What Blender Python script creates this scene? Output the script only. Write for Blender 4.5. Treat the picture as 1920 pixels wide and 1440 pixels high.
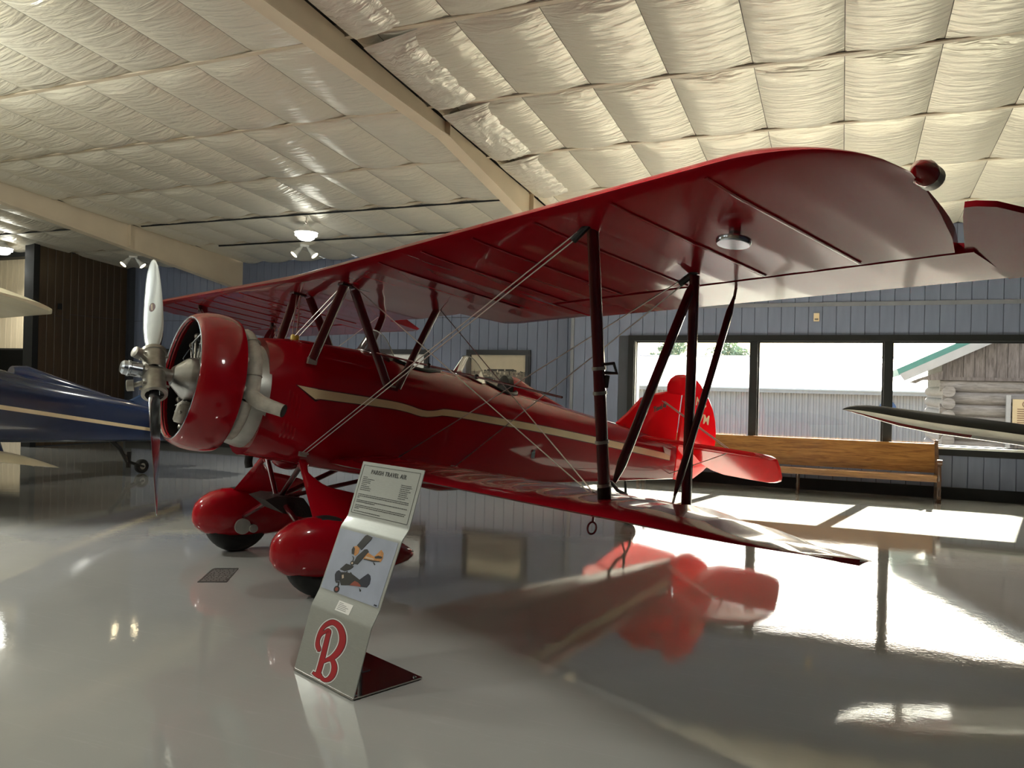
import bpy, bmesh, math, random
from math import sin, cos, pi, radians, sqrt
from mathutils import Vector, Matrix

random.seed(7)
for o in list(bpy.data.objects):
    bpy.data.objects.remove(o)
SC = bpy.context.scene
COL = SC.collection

# ------------------------------------------------------------------ camera
EYE = 1.69096542
cam_d = bpy.data.cameras.new('camera')
cam_d.sensor_width = 36.0
cam_d.lens = 1487.645 / 1920 * 36.0
cam_d.clip_start = 0.05
cam_d.clip_end = 500
cam = bpy.data.objects.new('camera', cam_d)
COL.objects.link(cam)
_yaw, _roll = -0.395169519, 0.0236424280
_f = Vector((sin(_yaw), cos(_yaw), -0.00015))
_r0 = Vector((cos(_yaw), -sin(_yaw), 0))
_u0 = _r0.cross(_f)
_r = _r0 * cos(_roll) + _u0 * sin(_roll)
_u = -_r0 * sin(_roll) + _u0 * cos(_roll)
cam.matrix_world = Matrix(((_r.x, _u.x, -_f.x, 0), (_r.y, _u.y, -_f.y, 0), (_r.z, _u.z, -_f.z, EYE), (0, 0, 0, 1)))
SC.camera = cam

# ------------------------------------------------------------------ sky, sun, exposure
w = bpy.data.worlds.new('sky')
SC.world = w
w.use_nodes = True
wn = w.node_tree
for n in list(wn.nodes):
    wn.nodes.remove(n)
sky = wn.nodes.new('ShaderNodeTexSky')
sky.sky_type = 'NISHITA'
sky.sun_disc = False
SUN_EL = radians(30.5)
SUN_AZ = math.atan2(0.57, 2.6)          # clockwise from +Y
sky.sun_elevation = SUN_EL
sky.sun_rotation = SUN_AZ
sky.dust_density = 3.0
bg = wn.nodes.new('ShaderNodeBackground')
bg.inputs['Strength'].default_value = 0.45
wo = wn.nodes.new('ShaderNodeOutputWorld')
wn.links.new(sky.outputs[0], bg.inputs['Color'])
wn.links.new(bg.outputs[0], wo.inputs['Surface'])

sun_d = bpy.data.lights.new('sun', 'SUN')
sun_d.energy = 102.0
sun_d.angle = radians(0.6)
sun_d.color = (1.0, 0.93, 0.76)
sun = bpy.data.objects.new('sun', sun_d)
COL.objects.link(sun)
_sd = Vector((-sin(SUN_AZ) * cos(SUN_EL), -cos(SUN_AZ) * cos(SUN_EL), -sin(SUN_EL)))
sun.rotation_euler = _sd.to_track_quat('-Z', 'Y').to_euler()
sun.location = (3, 30, 20)

SC.view_settings.view_transform = 'Standard'
SC.view_settings.look = 'None'
SC.view_settings.gamma = 1.0
SC.view_settings.use_curve_mapping = False
SC.view_settings.exposure = 0.15
LAMP_W = 58.0                           # one ceiling high-bay lamp
LAMP_COL = (1.0, 0.99, 0.91)


# ------------------------------------------------------------------ mesh helpers
class MB:
    def __init__(self):
        self.v = []
        self.f = []
        self.m = []

    def add(self, vs, fs, mi=0):
        b = len(self.v)
        self.v += [tuple(p) for p in vs]
        for f in fs:
            self.f.append(tuple(b + i for i in f))
            self.m.append(mi)
        return self

    def box(self, lo, hi, mi=0):
        x0, y0, z0 = lo
        x1, y1, z1 = hi
        return self.add([(x0, y0, z0), (x1, y0, z0), (x1, y1, z0), (x0, y1, z0), (x0, y0, z1), (x1, y0, z1), (x1, y1, z1), (x0, y1, z1)],
                        [(0, 3, 2, 1), (4, 5, 6, 7), (0, 1, 5, 4), (1, 2, 6, 5), (2, 3, 7, 6), (3, 0, 4, 7)], mi)

    def loft(self, secs, mi=0, cap=True, closed=True):
        n = len(secs[0])
        vs = [p for s in secs for p in s]
        fs = []
        k = n if closed else n - 1
        for i in range(len(secs) - 1):
            for j in range(k):
                a, b = i * n + j, i * n + (j + 1) % n
                fs.append((a, b, b + n, a + n))
        if cap and closed:
            fs.append(tuple(range(n - 1, -1, -1)))
            fs.append(tuple((len(secs) - 1) * n + i for i in range(n)))
        return self.add(vs, fs, mi)

    def tube(self, pts, r, n=8, mi=0, cap=True):
        pts = [Vector(p) for p in pts]
        rs = r if isinstance(r, (list, tuple)) else [r] * len(pts)
        secs = []
        up = Vector((0.123, 0.37, 0.92))
        for i, p in enumerate(pts):
            t = (pts[min(i + 1, len(pts) - 1)] - pts[max(i - 1, 0)]).normalized()
            if i == 0:
                a = t.cross(up)
                if a.length < 0.05:
                    a = t.cross(Vector((1, 0, 0)))
                a.normalize()
            else:
                a = (a - t * a.dot(t)).normalized()
            b = t.cross(a)
            secs.append([p + (a * cos(2 * pi * k / n) + b * sin(2 * pi * k / n)) * rs[i] for k in range(n)])
        return self.loft(secs, mi, cap)

    def lathe(self, prof, o, ax, n=24, mi=0, cap=False):
        """prof = (distance along axis, radius)"""
        o = Vector(o)
        ax = Vector(ax).normalized()
        a = ax.orthogonal().normalized()
        b = ax.cross(a)
        secs = [[o + ax * t + (a * cos(2 * pi * k / n) + b * sin(2 * pi * k / n)) * max(r, 1e-4) for k in range(n)] for t, r in prof]
        return self.loft(secs, mi, cap)

    def torus(self, o, ax, R, r, n=32, m=8, mi=0):
        o = Vector(o)
        ax = Vector(ax).normalized()
        a = ax.orthogonal().normalized()
        b = ax.cross(a)
        vs, fs = [], []
        for i in range(n):
            d = a * cos(2 * pi * i / n) + b * sin(2 * pi * i / n)
            for j in range(m):
                vs.append(o + d * (R + r * cos(2 * pi * j / m)) + ax * r * sin(2 * pi * j / m))
        for i in range(n):
            for j in range(m):
                fs.append((i * m + j, ((i + 1) % n) * m + j, ((i + 1) % n) * m + (j + 1) % m, i * m + (j + 1) % m))
        return self.add(vs, fs, mi)

    def prism(self, poly, off, mi=0):
        """poly: 3D points of a flat outline, extruded by vector off"""
        off = Vector(off)
        p = [Vector(q) for q in poly]
        n = len(p)
        return self.add(p + [q + off for q in p],
                        [tuple(range(n - 1, -1, -1)), tuple(range(n, 2 * n))] + [(i, (i + 1) % n, n + (i + 1) % n, n + i) for i in range(n)], mi)

    def sphere(self, c, r, n=16, m=10, mi=0, sc=(1, 1, 1)):
        c = Vector(c)
        secs = []
        for i in range(m + 1):
            a = pi * i / m
            rr = max(sin(a), 1e-3) * r
            secs.append([c + Vector((rr * cos(2 * pi * k / n) * sc[0], rr * sin(2 * pi * k / n) * sc[1], -r * cos(a) * sc[2])) for k in range(n)])
        return self.loft(secs, mi, True)

    def strut(self, p, q, cw, th, ax=(1, 0, 0), n=12, mi=0, ends=1.0):
        """streamlined tube, long axis of its section along ax"""
        p, q, ax = Vector(p), Vector(q), Vector(ax)
        t = (q - p).normalized()
        a = (ax - t * ax.dot(t)).normalized()
        b = t.cross(a)
        secs = []
        L = (q - p).length
        stops = [(0, ends), (min(.12 / L, .3), 1), (1 - min(.12 / L, .3), 1), (1, ends)] if ends != 1.0 else [(0, 1), (1, 1)]
        for s, k in stops:
            secs.append([p + (q - p) * s + a * (cw / 2 * cos(2 * pi * i / n)) * k + b * (th / 2 * sin(2 * pi * i / n)) * k for i in range(n)])
        return self.loft(secs, mi, True)

    def mesh(self, name, mats, sharp=38):
        me = bpy.data.meshes.new(name)
        me.from_pydata(self.v, [], self.f)
        for m in mats:
            me.materials.append(m)
        me.polygons.foreach_set('material_index', self.m)
        bm = bmesh.new()
        bm.from_mesh(me)
        bmesh.ops.recalc_face_normals(bm, faces=bm.faces)
        bm.to_mesh(me)
        bm.free()
        if sharp:
            me.polygons.foreach_set('use_smooth', [True] * len(me.polygons))
            me.set_sharp_from_angle(angle=radians(sharp))
        me.update()
        return me


def ob(name, mb, mats, parent=None, sharp=38):
    if not isinstance(mats, (list, tuple)):
        mats = [mats]
    me = mb.mesh(name, mats, sharp) if isinstance(mb, MB) else mb
    o = bpy.data.objects.new(name, me)
    COL.objects.link(o)
    if parent:
        o.parent = parent
    return o


def empty(name, loc=(0, 0, 0), rz=0.0):
    o = bpy.data.objects.new(name, None)
    o.empty_display_size = 0.2
    COL.objects.link(o)
    o.location = loc
    o.rotation_euler = (0, 0, rz)
    return o


def tag(o, label=None, cat=None, group=None, kind=None):
    if label:
        o['label'] = label
    if cat:
        o['category'] = cat
    if group:
        o['group'] = group
    if kind:
        o['kind'] = kind
    return o


def struct(o):
    o['kind'] = 'structure'
    return o


def copy_tree(o, parent=None):
    c = o.copy()
    COL.objects.link(c)
    c.parent = parent
    for ch in list(o.children):
        copy_tree(ch, c)
    return c


def text_mesh(s, size, mat, parent, name, M, shear=0.0, spacing=1.0, ext=0.0008, align='LEFT', offset=0.0):
    cu = bpy.data.curves.new(name, 'FONT')
    cu.body = s
    cu.size = size
    cu.shear = shear
    cu.space_character = spacing
    cu.extrude = ext
    cu.offset = offset
    cu.align_x = align
    cu.resolution_u = 3
    t = bpy.data.objects.new(name, cu)
    COL.objects.link(t)
    bpy.context.view_layer.update()
    dg = bpy.context.evaluated_depsgraph_get()
    me = bpy.data.meshes.new_from_object(t.evaluated_get(dg))
    bpy.data.objects.remove(t)
    me.materials.clear()
    me.materials.append(mat)
    me.transform(M)
    o = bpy.data.objects.new(name, me)
    COL.objects.link(o)
    o.parent = parent
    return o


# ------------------------------------------------------------------ materials
MATS = {}


def pm(name, col, rough=0.5, metal=0.0, coat=0.0, var=0.08, scale=6.0, bump=0.0, bscale=40.0, spec=0.5, rvar=0.0, stretch=(1, 1, 1), trans=0.0, ior=1.5, coat_rough=0.05):
    if name in MATS:
        return MATS[name]
    m = bpy.data.materials.new(name)
    m.use_nodes = True
    nt = m.node_tree
    b = nt.nodes['Principled BSDF']
    tc = nt.nodes.new('ShaderNodeTexCoord')
    mp = nt.nodes.new('ShaderNodeMapping')
    mp.inputs['Scale'].default_value = stretch
    nt.links.new(tc.outputs['Object'], mp.inputs['Vector'])
    nz = nt.nodes.new('ShaderNodeTexNoise')
    nz.inputs['Scale'].default_value = scale
    nz.inputs['Detail'].default_value = 4
    nt.links.new(mp.outputs[0], nz.inputs['Vector'])
    rp = nt.nodes.new('ShaderNodeValToRGB')
    rp.color_ramp.elements[0].position = 0.3
    rp.color_ramp.elements[1].position = 0.7
    rp.color_ramp.elements[0].color = tuple(c * (1 - var) for c in col) + (1,)
    rp.color_ramp.elements[1].color = tuple(min(1, c * (1 + var)) for c in col) + (1,)
    nt.links.new(nz.outputs['Fac'], rp.inputs['Fac'])
    nt.links.new(rp.outputs['Color'], b.inputs['Base Color'])
    b.inputs['Roughness'].default_value = rough
    b.inputs['Metallic'].default_value = metal
    b.inputs['Coat Weight'].default_value = coat
    b.inputs['Coat Roughness'].default_value = coat_rough
    b.inputs['Specular IOR Level'].default_value = spec
    b.inputs['IOR'].default_value = ior
    b.inputs['Transmission Weight'].default_value = trans
    if rvar:
        mr = nt.nodes.new('ShaderNodeMapRange')
        mr.inputs['To Min'].default_value = max(0, rough - rvar)
        mr.inputs['To Max'].default_value = rough + rvar
        nt.links.new(nz.outputs['Fac'], mr.inputs['Value'])
        nt.links.new(mr.outputs[0], b.inputs['Roughness'])
    if bump:
        n2 = nt.nodes.new('ShaderNodeTexNoise')
        n2.inputs['Scale'].default_value = bscale
        n2.inputs['Detail'].default_value = 5
        nt.links.new(mp.outputs[0], n2.inputs['Vector'])
        bp = nt.nodes.new('ShaderNodeBump')
        bp.inputs['Strength'].default_value = bump
        bp.inputs['Distance'].default_value = 0.02
        nt.links.new(n2.outputs['Fac'], bp.inputs['Height'])
        nt.links.new(bp.outputs[0], b.inputs['Normal'])
    MATS[name] = m
    return m


def emit(name, col, strength):
    m = pm(name, col, 0.4)
    b = m.node_tree.nodes['Principled BSDF']
    b.inputs['Emission Color'].default_value = tuple(col) + (1,)
    b.inputs['Emission Strength'].default_value = strength
    return m


def wood(name, dark, light, scale=3.0, axis=(1, 12, 12), rough=0.35, coat=0.3):
    m = bpy.data.materials.new(name)
    m.use_nodes = True
    nt = m.node_tree
    b = nt.nodes['Principled BSDF']
    tc = nt.nodes.new('ShaderNodeTexCoord')
    mp = nt.nodes.new('ShaderNodeMapping')
    mp.inputs['Scale'].default_value = axis
    nt.links.new(tc.outputs['Object'], mp.inputs['Vector'])
    nz = nt.nodes.new('ShaderNodeTexNoise')
    nz.inputs['Scale'].default_value = scale
    nz.inputs['Detail'].default_value = 8
    nz.inputs['Roughness'].default_value = 0.65
    nz.inputs['Distortion'].default_value = 0.6
    nt.links.new(mp.outputs[0], nz.inputs['Vector'])
    rp = nt.nodes.new('ShaderNodeValToRGB')
    rp.color_ramp.elements[0].position = 0.34
    rp.color_ramp.elements[1].position = 0.66
    rp.color_ramp.elements[0].color = tuple(dark) + (1,)
    rp.color_ramp.elements[1].color = tuple(light) + (1,)
    nt.links.new(nz.outputs['Fac'], rp.inputs['Fac'])
    nt.links.new(rp.outputs[0], b.inputs['Base Color'])
    b.inputs['Roughness'].default_value = rough
    b.inputs['Coat Weight'].default_value = coat
    bp = nt.nodes.new('ShaderNodeBump')
    bp.inputs['Strength'].default_value = 0.15
    bp.inputs['Distance'].default_value = 0.005
    nt.links.new(nz.outputs['Fac'], bp.inputs['Height'])
    nt.links.new(bp.outputs[0], b.inputs['Normal'])
    return m


M_red = pm('red_paint', (0.315, 0.002, 0.009), 0.25, spec=.12, coat=0.75, var=0.06, scale=1.5, coat_rough=0.03)
M_fabric = pm('red_doped_fabric', (0.25, 0.003, 0.010), 0.25, spec=.10, coat=0.48, var=0.06, scale=2.0, bump=0.02, bscale=6, coat_rough=0.05)


def translucent(m, col, fac):
    """doped cotton lets some light through"""
    nt = m.node_tree
    b = nt.nodes['Principled BSDF']
    t = nt.nodes.new('ShaderNodeBsdfTranslucent')
    t.inputs['Color'].default_value = tuple(col) + (1,)
    mx = nt.nodes.new('ShaderNodeMixShader')
    mx.inputs[0].default_value = fac
    nt.links.new(b.outputs[0], mx.inputs[1])
    nt.links.new(t.outputs[0], mx.inputs[2])
    nt.links.new(mx.outputs[0], nt.nodes['Material Output'].inputs['Surface'])


translucent(M_fabric, (.85, .03, .05), .09)
M_tail = pm('lit_red_tail_fabric', (0.58, 0.006, 0.016), 0.16, coat=0.75, var=0.05, scale=2.0, coat_rough=0.05)  # same fabric as the wings, base colour raised to stand for bounced light
translucent(M_tail, (.95, .03, .06), .48)
M_strut = pm('dark_red_strut_paint', (0.085, 0.004, 0.007), 0.25, coat=0.6, var=0.1)
M_cream = pm('cream_paint', (0.72, 0.58, 0.36), 0.3, coat=0.6, var=0.04)
M_border = pm('stripe_border_paint', (0.05, 0.004, 0.005), 0.3, coat=0.6)
M_steel = pm('polished_aluminium', (0.50, 0.54, 0.60), 0.22, metal=1.0, var=0.06, scale=9, rvar=0.08, stretch=(1, 1, .3))
M_dull = pm('dull_metal', (0.40, 0.38, 0.34), 0.42, metal=0.8, var=0.15, scale=20)
M_exh = pm('grey_exhaust_paint', (0.50, 0.47, 0.41), 0.5, metal=0.1, var=0.2, scale=14, bump=0.1)
M_ring = pm('weathered_grey_metal', (0.42, 0.42, 0.39), 0.38, metal=0.5, var=0.18, scale=8)
M_nose = pm('bright_nose_casting', (0.45, 0.45, 0.45), 0.3, metal=.9, var=.1, scale=12)
M_engine = pm('engine_black', (0.03, 0.03, 0.03), 0.45, metal=0.5, var=0.3, scale=30)
M_black = pm('black_rubber', (0.008, 0.008, 0.008), 0.6, var=0.2, bump=0.1)
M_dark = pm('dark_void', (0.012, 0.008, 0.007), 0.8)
M_wire = pm('wire_steel', (0.42, 0.36, 0.33), 0.3, metal=0.9)
M_leather = pm('black_leather', (0.012, 0.011, 0.010), 0.4, bump=0.2, bscale=60)
M_maroon = pm('maroon_leather', (0.09, 0.01, 0.012), 0.42, bump=0.2, bscale=50)
M_yellow = pm('yellow_cap_paint', (0.62, 0.42, 0.03), 0.4)
M_floor_dark = pm('dark_decal', (0.05, 0.05, 0.048), 0.4, var=0.5, scale=60)


def glass(name, tint=(0.95, 0.97, 0.97), rough=0.0):
    m = bpy.data.materials.new(name)
    m.use_nodes = True
    nt = m.node_tree
    nt.nodes.remove(nt.nodes['Principled BSDF'])
    out = nt.nodes['Material Output']
    t = nt.nodes.new('ShaderNodeBsdfTransparent')
    t.inputs['Color'].default_value = tuple(tint) + (1,)
    g = nt.nodes.new('ShaderNodeBsdfGlossy')
    g.inputs['Roughness'].default_value = rough
    fr = nt.nodes.new('ShaderNodeFresnel')
    fr.inputs['IOR'].default_value = 1.45
    nz = nt.nodes.new('ShaderNodeTexNoise')
    nz.inputs['Scale'].default_value = 2.0
    ml = nt.nodes.new('ShaderNodeMath')
    ml.operation = 'MULTIPLY_ADD'
    ml.inputs[1].default_value = 0.03
    nt.links.new(nz.outputs['Fac'], ml.inputs[0])
    nt.links.new(fr.outputs[0], ml.inputs[2])
    mx = nt.nodes.new('ShaderNodeMixShader')
    nt.links.new(ml.outputs[0], mx.inputs[0])
    nt.links.new(t.outputs[0], mx.inputs[1])
    nt.links.new(g.outputs[0], mx.inputs[2])
    nt.links.new(mx.outputs[0], out.inputs['Surface'])
    return m


M_glass = glass('window_glass', (0.97, 0.985, 0.98))
M_shield = glass('windshield_acrylic', (0.80, 0.80, 0.78), 0.08)
_nt = M_shield.node_tree
_d = _nt.nodes.new('ShaderNodeBsdfDiffuse')
_d.inputs['Color'].default_value = (.75, .75, .72, 1)
_t2 = _nt.nodes.new('ShaderNodeBsdfTranslucent')
_t2.inputs['Color'].default_value = (.75, .75, .72, 1)
_a = _nt.nodes.new('ShaderNodeMixShader')
_a.inputs[0].default_value = .5
_nt.links.new(_d.outputs[0], _a.inputs[1])
_nt.links.new(_t2.outputs[0], _a.inputs[2])
_m = _nt.nodes.new('ShaderNodeMixShader')
_m.inputs[0].default_value = .14
_o = _nt.nodes['Material Output']
_nt.links.new(_o.inputs['Surface'].links[0].from_socket, _m.inputs[1])
_nt.links.new(_a.outputs[0], _m.inputs[2])
_nt.links.new(_m.outputs[0], _o.inputs['Surface'])
# ------------------------------------------------------------------ the room
YW = 14.56        # window wall, inner face
YL = 15.0         # set-back back wall, inner face
XL, XR, YF = -16.95, 13.0, -13.0


def zroof(y):
    return 4.45 + (15.0 - y) * 0.08


def floor_mat():
    m = bpy.data.materials.new('polished_grey_epoxy')
    m.use_nodes = True
    nt = m.node_tree
    b = nt.nodes['Principled BSDF']
    tc = nt.nodes.new('ShaderNodeTexCoord')

    def noise(scale, detail=4, stretch=(1, 1, 1)):
        mp = nt.nodes.new('ShaderNodeMapping')
        mp.inputs['Scale'].default_value = stretch
        nt.links.new(tc.outputs['Object'], mp.inputs['Vector'])
        n = nt.nodes.new('ShaderNodeTexNoise')
        n.inputs['Scale'].default_value = scale
        n.inputs['Detail'].default_value = detail
        nt.links.new(mp.outputs[0], n.inputs['Vector'])
        return n
    big = noise(0.6, 5)
    rp = nt.nodes.new('ShaderNodeValToRGB')
    rp.color_ramp.elements[0].position = 0.3
    rp.color_ramp.elements[1].position = 0.72
    rp.color_ramp.elements[0].color = (0.29, 0.295, 0.28, 1)
    rp.color_ramp.elements[1].color = (0.345, 0.345, 0.33, 1)
    nt.links.new(big.outputs['Fac'], rp.inputs['Fac'])
    # light specks in the coating
    sp = noise(90, 2)
    sr = nt.nodes.new('ShaderNodeValToRGB')
    sr.color_ramp.elements[0].position = 0.70
    sr.color_ramp.elements[1].position = 0.78
    sr.color_ramp.elements[0].color = (0, 0, 0, 1)
    sr.color_ramp.elements[1].color = (0.25, 0.25, 0.25, 1)
    nt.links.new(sp.outputs['Fac'], sr.inputs['Fac'])
    mx = nt.nodes.new('ShaderNodeMix')
    mx.data_type = 'RGBA'
    mx.inputs['B'].default_value = (0.55, 0.56, 0.55, 1)
    nt.links.new(sr.outputs['Color'], mx.inputs['Factor'])
    nt.links.new(rp.outputs['Color'], mx.inputs['A'])
    prev = mx.outputs['Result']
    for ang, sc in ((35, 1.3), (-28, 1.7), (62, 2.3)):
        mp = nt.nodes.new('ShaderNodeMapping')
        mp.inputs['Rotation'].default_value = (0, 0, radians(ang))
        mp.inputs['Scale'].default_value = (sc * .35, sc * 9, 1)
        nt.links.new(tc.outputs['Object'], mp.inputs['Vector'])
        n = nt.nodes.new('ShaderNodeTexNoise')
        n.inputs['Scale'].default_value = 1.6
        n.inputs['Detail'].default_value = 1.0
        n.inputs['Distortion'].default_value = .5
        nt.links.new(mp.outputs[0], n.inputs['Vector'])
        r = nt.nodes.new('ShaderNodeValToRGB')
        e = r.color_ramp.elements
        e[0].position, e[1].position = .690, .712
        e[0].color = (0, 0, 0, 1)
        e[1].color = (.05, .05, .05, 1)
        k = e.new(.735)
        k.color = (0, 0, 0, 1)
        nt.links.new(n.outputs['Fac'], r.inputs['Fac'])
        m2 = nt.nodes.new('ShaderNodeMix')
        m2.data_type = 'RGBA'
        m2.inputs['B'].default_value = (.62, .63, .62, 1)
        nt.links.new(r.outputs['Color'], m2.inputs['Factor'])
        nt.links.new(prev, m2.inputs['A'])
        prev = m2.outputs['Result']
    nt.links.new(prev, b.inputs['Base Color'])
    mr = nt.nodes.new('ShaderNodeMapRange')
    mr.inputs['To Min'].default_value = 0.03
    mr.inputs['To Max'].default_value = 0.065
    nt.links.new(noise(1.7, 6).outputs['Fac'], mr.inputs['Value'])
    nt.links.new(mr.outputs[0], b.inputs['Roughness'])
    b.inputs['Specular IOR Level'].default_value = 0.5
    b.inputs['Coat Weight'].default_value = 0.5
    b.inputs['Coat Roughness'].default_value = 0.025
    # the coating lies slightly wavy
    bp = nt.nodes.new('ShaderNodeBump')
    bp.inputs['Strength'].default_value = 0.014
    bp.inputs['Distance'].default_value = 0.05
    nt.links.new(noise(3.5, 3).outputs['Fac'], bp.inputs['Height'])
    b2 = nt.nodes.new('ShaderNodeBump')
    b2.inputs['Strength'].default_value = 0.02
    b2.inputs['Distance'].default_value = 0.01
    nt.links.new(noise(40, 3, (1, 1, 1)).outputs['Fac'], b2.inputs['Height'])
    nt.links.new(bp.outputs[0], b2.inputs['Normal'])
    nt.links.new(b2.outputs[0], b.inputs['Normal'])
    nt.links.new(b2.outputs[0], b.inputs['Coat Normal'])
    return m


M_floor = floor_mat()
M_blue = pm('blue_grey_board_paint', (0.160, 0.188, 0.275), 0.45, var=0.06, scale=3, bump=0.05, bscale=30, stretch=(6, 6, 1))
M_wallback = pm('groove_shadow_grey', (0.05, 0.055, 0.07), 0.7)
M_brown = pm('dark_brown_board', (0.062, 0.038, 0.018), 0.4, var=0.15, scale=3, stretch=(8, 8, 1), bump=0.05)
M_beige = pm('beige_board', (0.62, 0.52, 0.36), 0.5, var=0.08, scale=3, stretch=(8, 8, 1))
M_casing = pm('charcoal_casing_paint', (0.013, 0.014, 0.015), 0.5, var=0.1, spec=.25)
M_trimgrey = pm('grey_trim_paint', (0.19, 0.20, 0.235), 0.45)
M_white = pm('white_paint', (0.75, 0.75, 0.72), 0.4)
M_beam = pm('cream_beam_paint', (0.66, 0.56, 0.42), 0.45, var=0.05, scale=2)
M_purlin = pm('cream_purlin_paint', (0.55, 0.47, 0.36), 0.5, var=0.06)
M_deck = pm('dark_roof_deck', (0.06, 0.055, 0.05), 0.8)


def insul_mat(name, bstr, base):
    m = bpy.data.materials.new(name)
    m.use_nodes = True
    nt = m.node_tree
    b = nt.nodes['Principled BSDF']
    tc = nt.nodes.new('ShaderNodeTexCoord')
    oi = nt.nodes.new('ShaderNodeObjectInfo')
    ad = nt.nodes.new('ShaderNodeVectorMath')
    ad.operation = 'MULTIPLY_ADD'
    ad.inputs[1].default_value = (1, 1, 1)
    cb = nt.nodes.new('ShaderNodeCombineXYZ')
    ml = nt.nodes.new('ShaderNodeMath')
    ml.operation = 'MULTIPLY'
    ml.inputs[1].default_value = 50
    nt.links.new(oi.outputs['Random'], ml.inputs[0])
    nt.links.new(ml.outputs[0], cb.inputs[0])
    nt.links.new(ml.outputs[0], cb.inputs[1])
    nt.links.new(tc.outputs['Object'], ad.inputs[0])
    nt.links.new(cb.outputs[0], ad.inputs[2])

    def noise(scale, stretch, detail, dist):
        mp = nt.nodes.new('ShaderNodeMapping')
        mp.inputs['Scale'].default_value = stretch
        nt.links.new(ad.outputs[0], mp.inputs['Vector'])
        n = nt.nodes.new('ShaderNodeTexNoise')
        n.inputs['Scale'].default_value = scale
        n.inputs['Detail'].default_value = detail
        n.inputs['Distortion'].default_value = dist
        nt.links.new(mp.outputs[0], n.inputs['Vector'])
        return n
    a = noise(3.2, (0.55, 3.2, 1), 3, 1.2)      # long soft wrinkles across the roll
    c = noise(5.0, (1, 1, 1), 2, 0.5)
    bp = nt.nodes.new('ShaderNodeBump')
    bp.inputs['Strength'].default_value = bstr
    bp.inputs['Distance'].default_value = 0.05
    nt.links.new(a.outputs['Fac'], bp.inputs['Height'])
    bp2 = nt.nodes.new('ShaderNodeBump')
    bp2.inputs['Strength'].default_value = bstr * 0.5
    bp2.inputs['Distance'].default_value = 0.03
    nt.links.new(c.outputs['Fac'], bp2.inputs['Height'])
    nt.links.new(bp.outputs[0], bp2.inputs['Normal'])
    nt.links.new(bp2.outputs[0], b.inputs['Normal'])
    b.inputs['Base Color'].default_value = base + (1,)
    b.inputs['Roughness'].default_value = 0.30
    b.inputs['Metallic'].default_value = 0.28
    return m


M_insul = insul_mat('vinyl_faced_insulation', 0.55, (0.73, 0.685, 0.575))
M_crinkle = insul_mat('crinkled_foil_insulation', 0.85, (0.74, 0.70, 0.61))

# floor
struct(ob('floor', MB().box((-24, YF, -0.3), (XR, 15.4, 0.0)), M_floor))

# ---- window wall (wall_back) with its opening, board by board
WX0, WX1, WZ0, WZ1 = -3.60, 7.10, 0.83, 2.545     # clear opening
CX0, CX1, CZ0, CZ1 = -3.72, 7.22, 0.70, 2.65      # outside of the casing
PITCH = 0.2225
wb = MB()
yb0, yb1 = YW + 0.02, YW + 0.36
wb.box((-4.80, yb0, 0), (WX0, yb1, zroof(YW)))
wb.box((WX0, yb0, 0), (WX1, yb1, WZ0))
wb.box((WX0, yb0, WZ1), (WX1, yb1, zroof(YW)))
wb.box((WX1, yb0, 0), (XR, yb1, zroof(YW)))
wall_back = struct(ob('wall_back', wb, M_wallback, sharp=None))
_bm = {}


def board(h, mat, wid=PITCH, dep=0.02):
    k = (round(h, 3), mat.name, wid)
    if k not in _bm:
        b = MB()
        e, q = 0.007, 0.006
        x = wid / 2 - 0.003
        b.loft([[(-x, 0, z), (-x, -dep + q, z), (-x + e, -dep, z), (x - e, -dep, z), (x, -dep + q, z), (x, 0, z)] for z in (0, h)])
        _bm[k] = b.mesh('board', [mat], sharp=None)
    return _bm[k]


def put_board(h, mat, parent, x, y, z, rz=0.0, wid=PITCH):
    o = ob('board', board(h, mat, wid), mat, parent)
    o.location = (x, y, z)
    o.rotation_euler = (0, 0, rz)
    return o


ZT = 3.16
x = 2.60 - PITCH * 33
for i in range(76):
    xc = -4.80 + PITCH * (i + 0.5)
    if xc > 4.6:
        break
    if xc + PITCH / 2 < CX0 + 0.02:
        put_board(ZT - 0.19 - 0.02, M_blue, wall_back, xc, YW + 0.02, 0.19)
    else:
        put_board(CZ0 - 0.19, M_blue, wall_back, xc, YW + 0.02, 0.19)
        put_board(ZT - 0.02 - CZ1, M_blue, wall_back, xc, YW + 0.02, CZ1)
    put_board(zroof(YW) - ZT - 0.08, M_blue, wall_back, xc, YW + 0.02, ZT + 0.05)
# return of the bumped-out wall and trims
struct(ob('trim_1', MB().box((-4.81, YW - 0.012, ZT - 0.02), (XR, YW + 0.02, ZT + 0.05)), M_trimgrey))
struct(ob('trim_2', MB().box((-4.86, YW - 0.01, 0.0), (-4.80, YL + 0.02, zroof(YW))), M_trimgrey))
struct(ob('baseboard_back', MB().box((-4.81, YW - 0.03, 0.0), (XR, YW + 0.02, 0.19)), M_casing))

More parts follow.
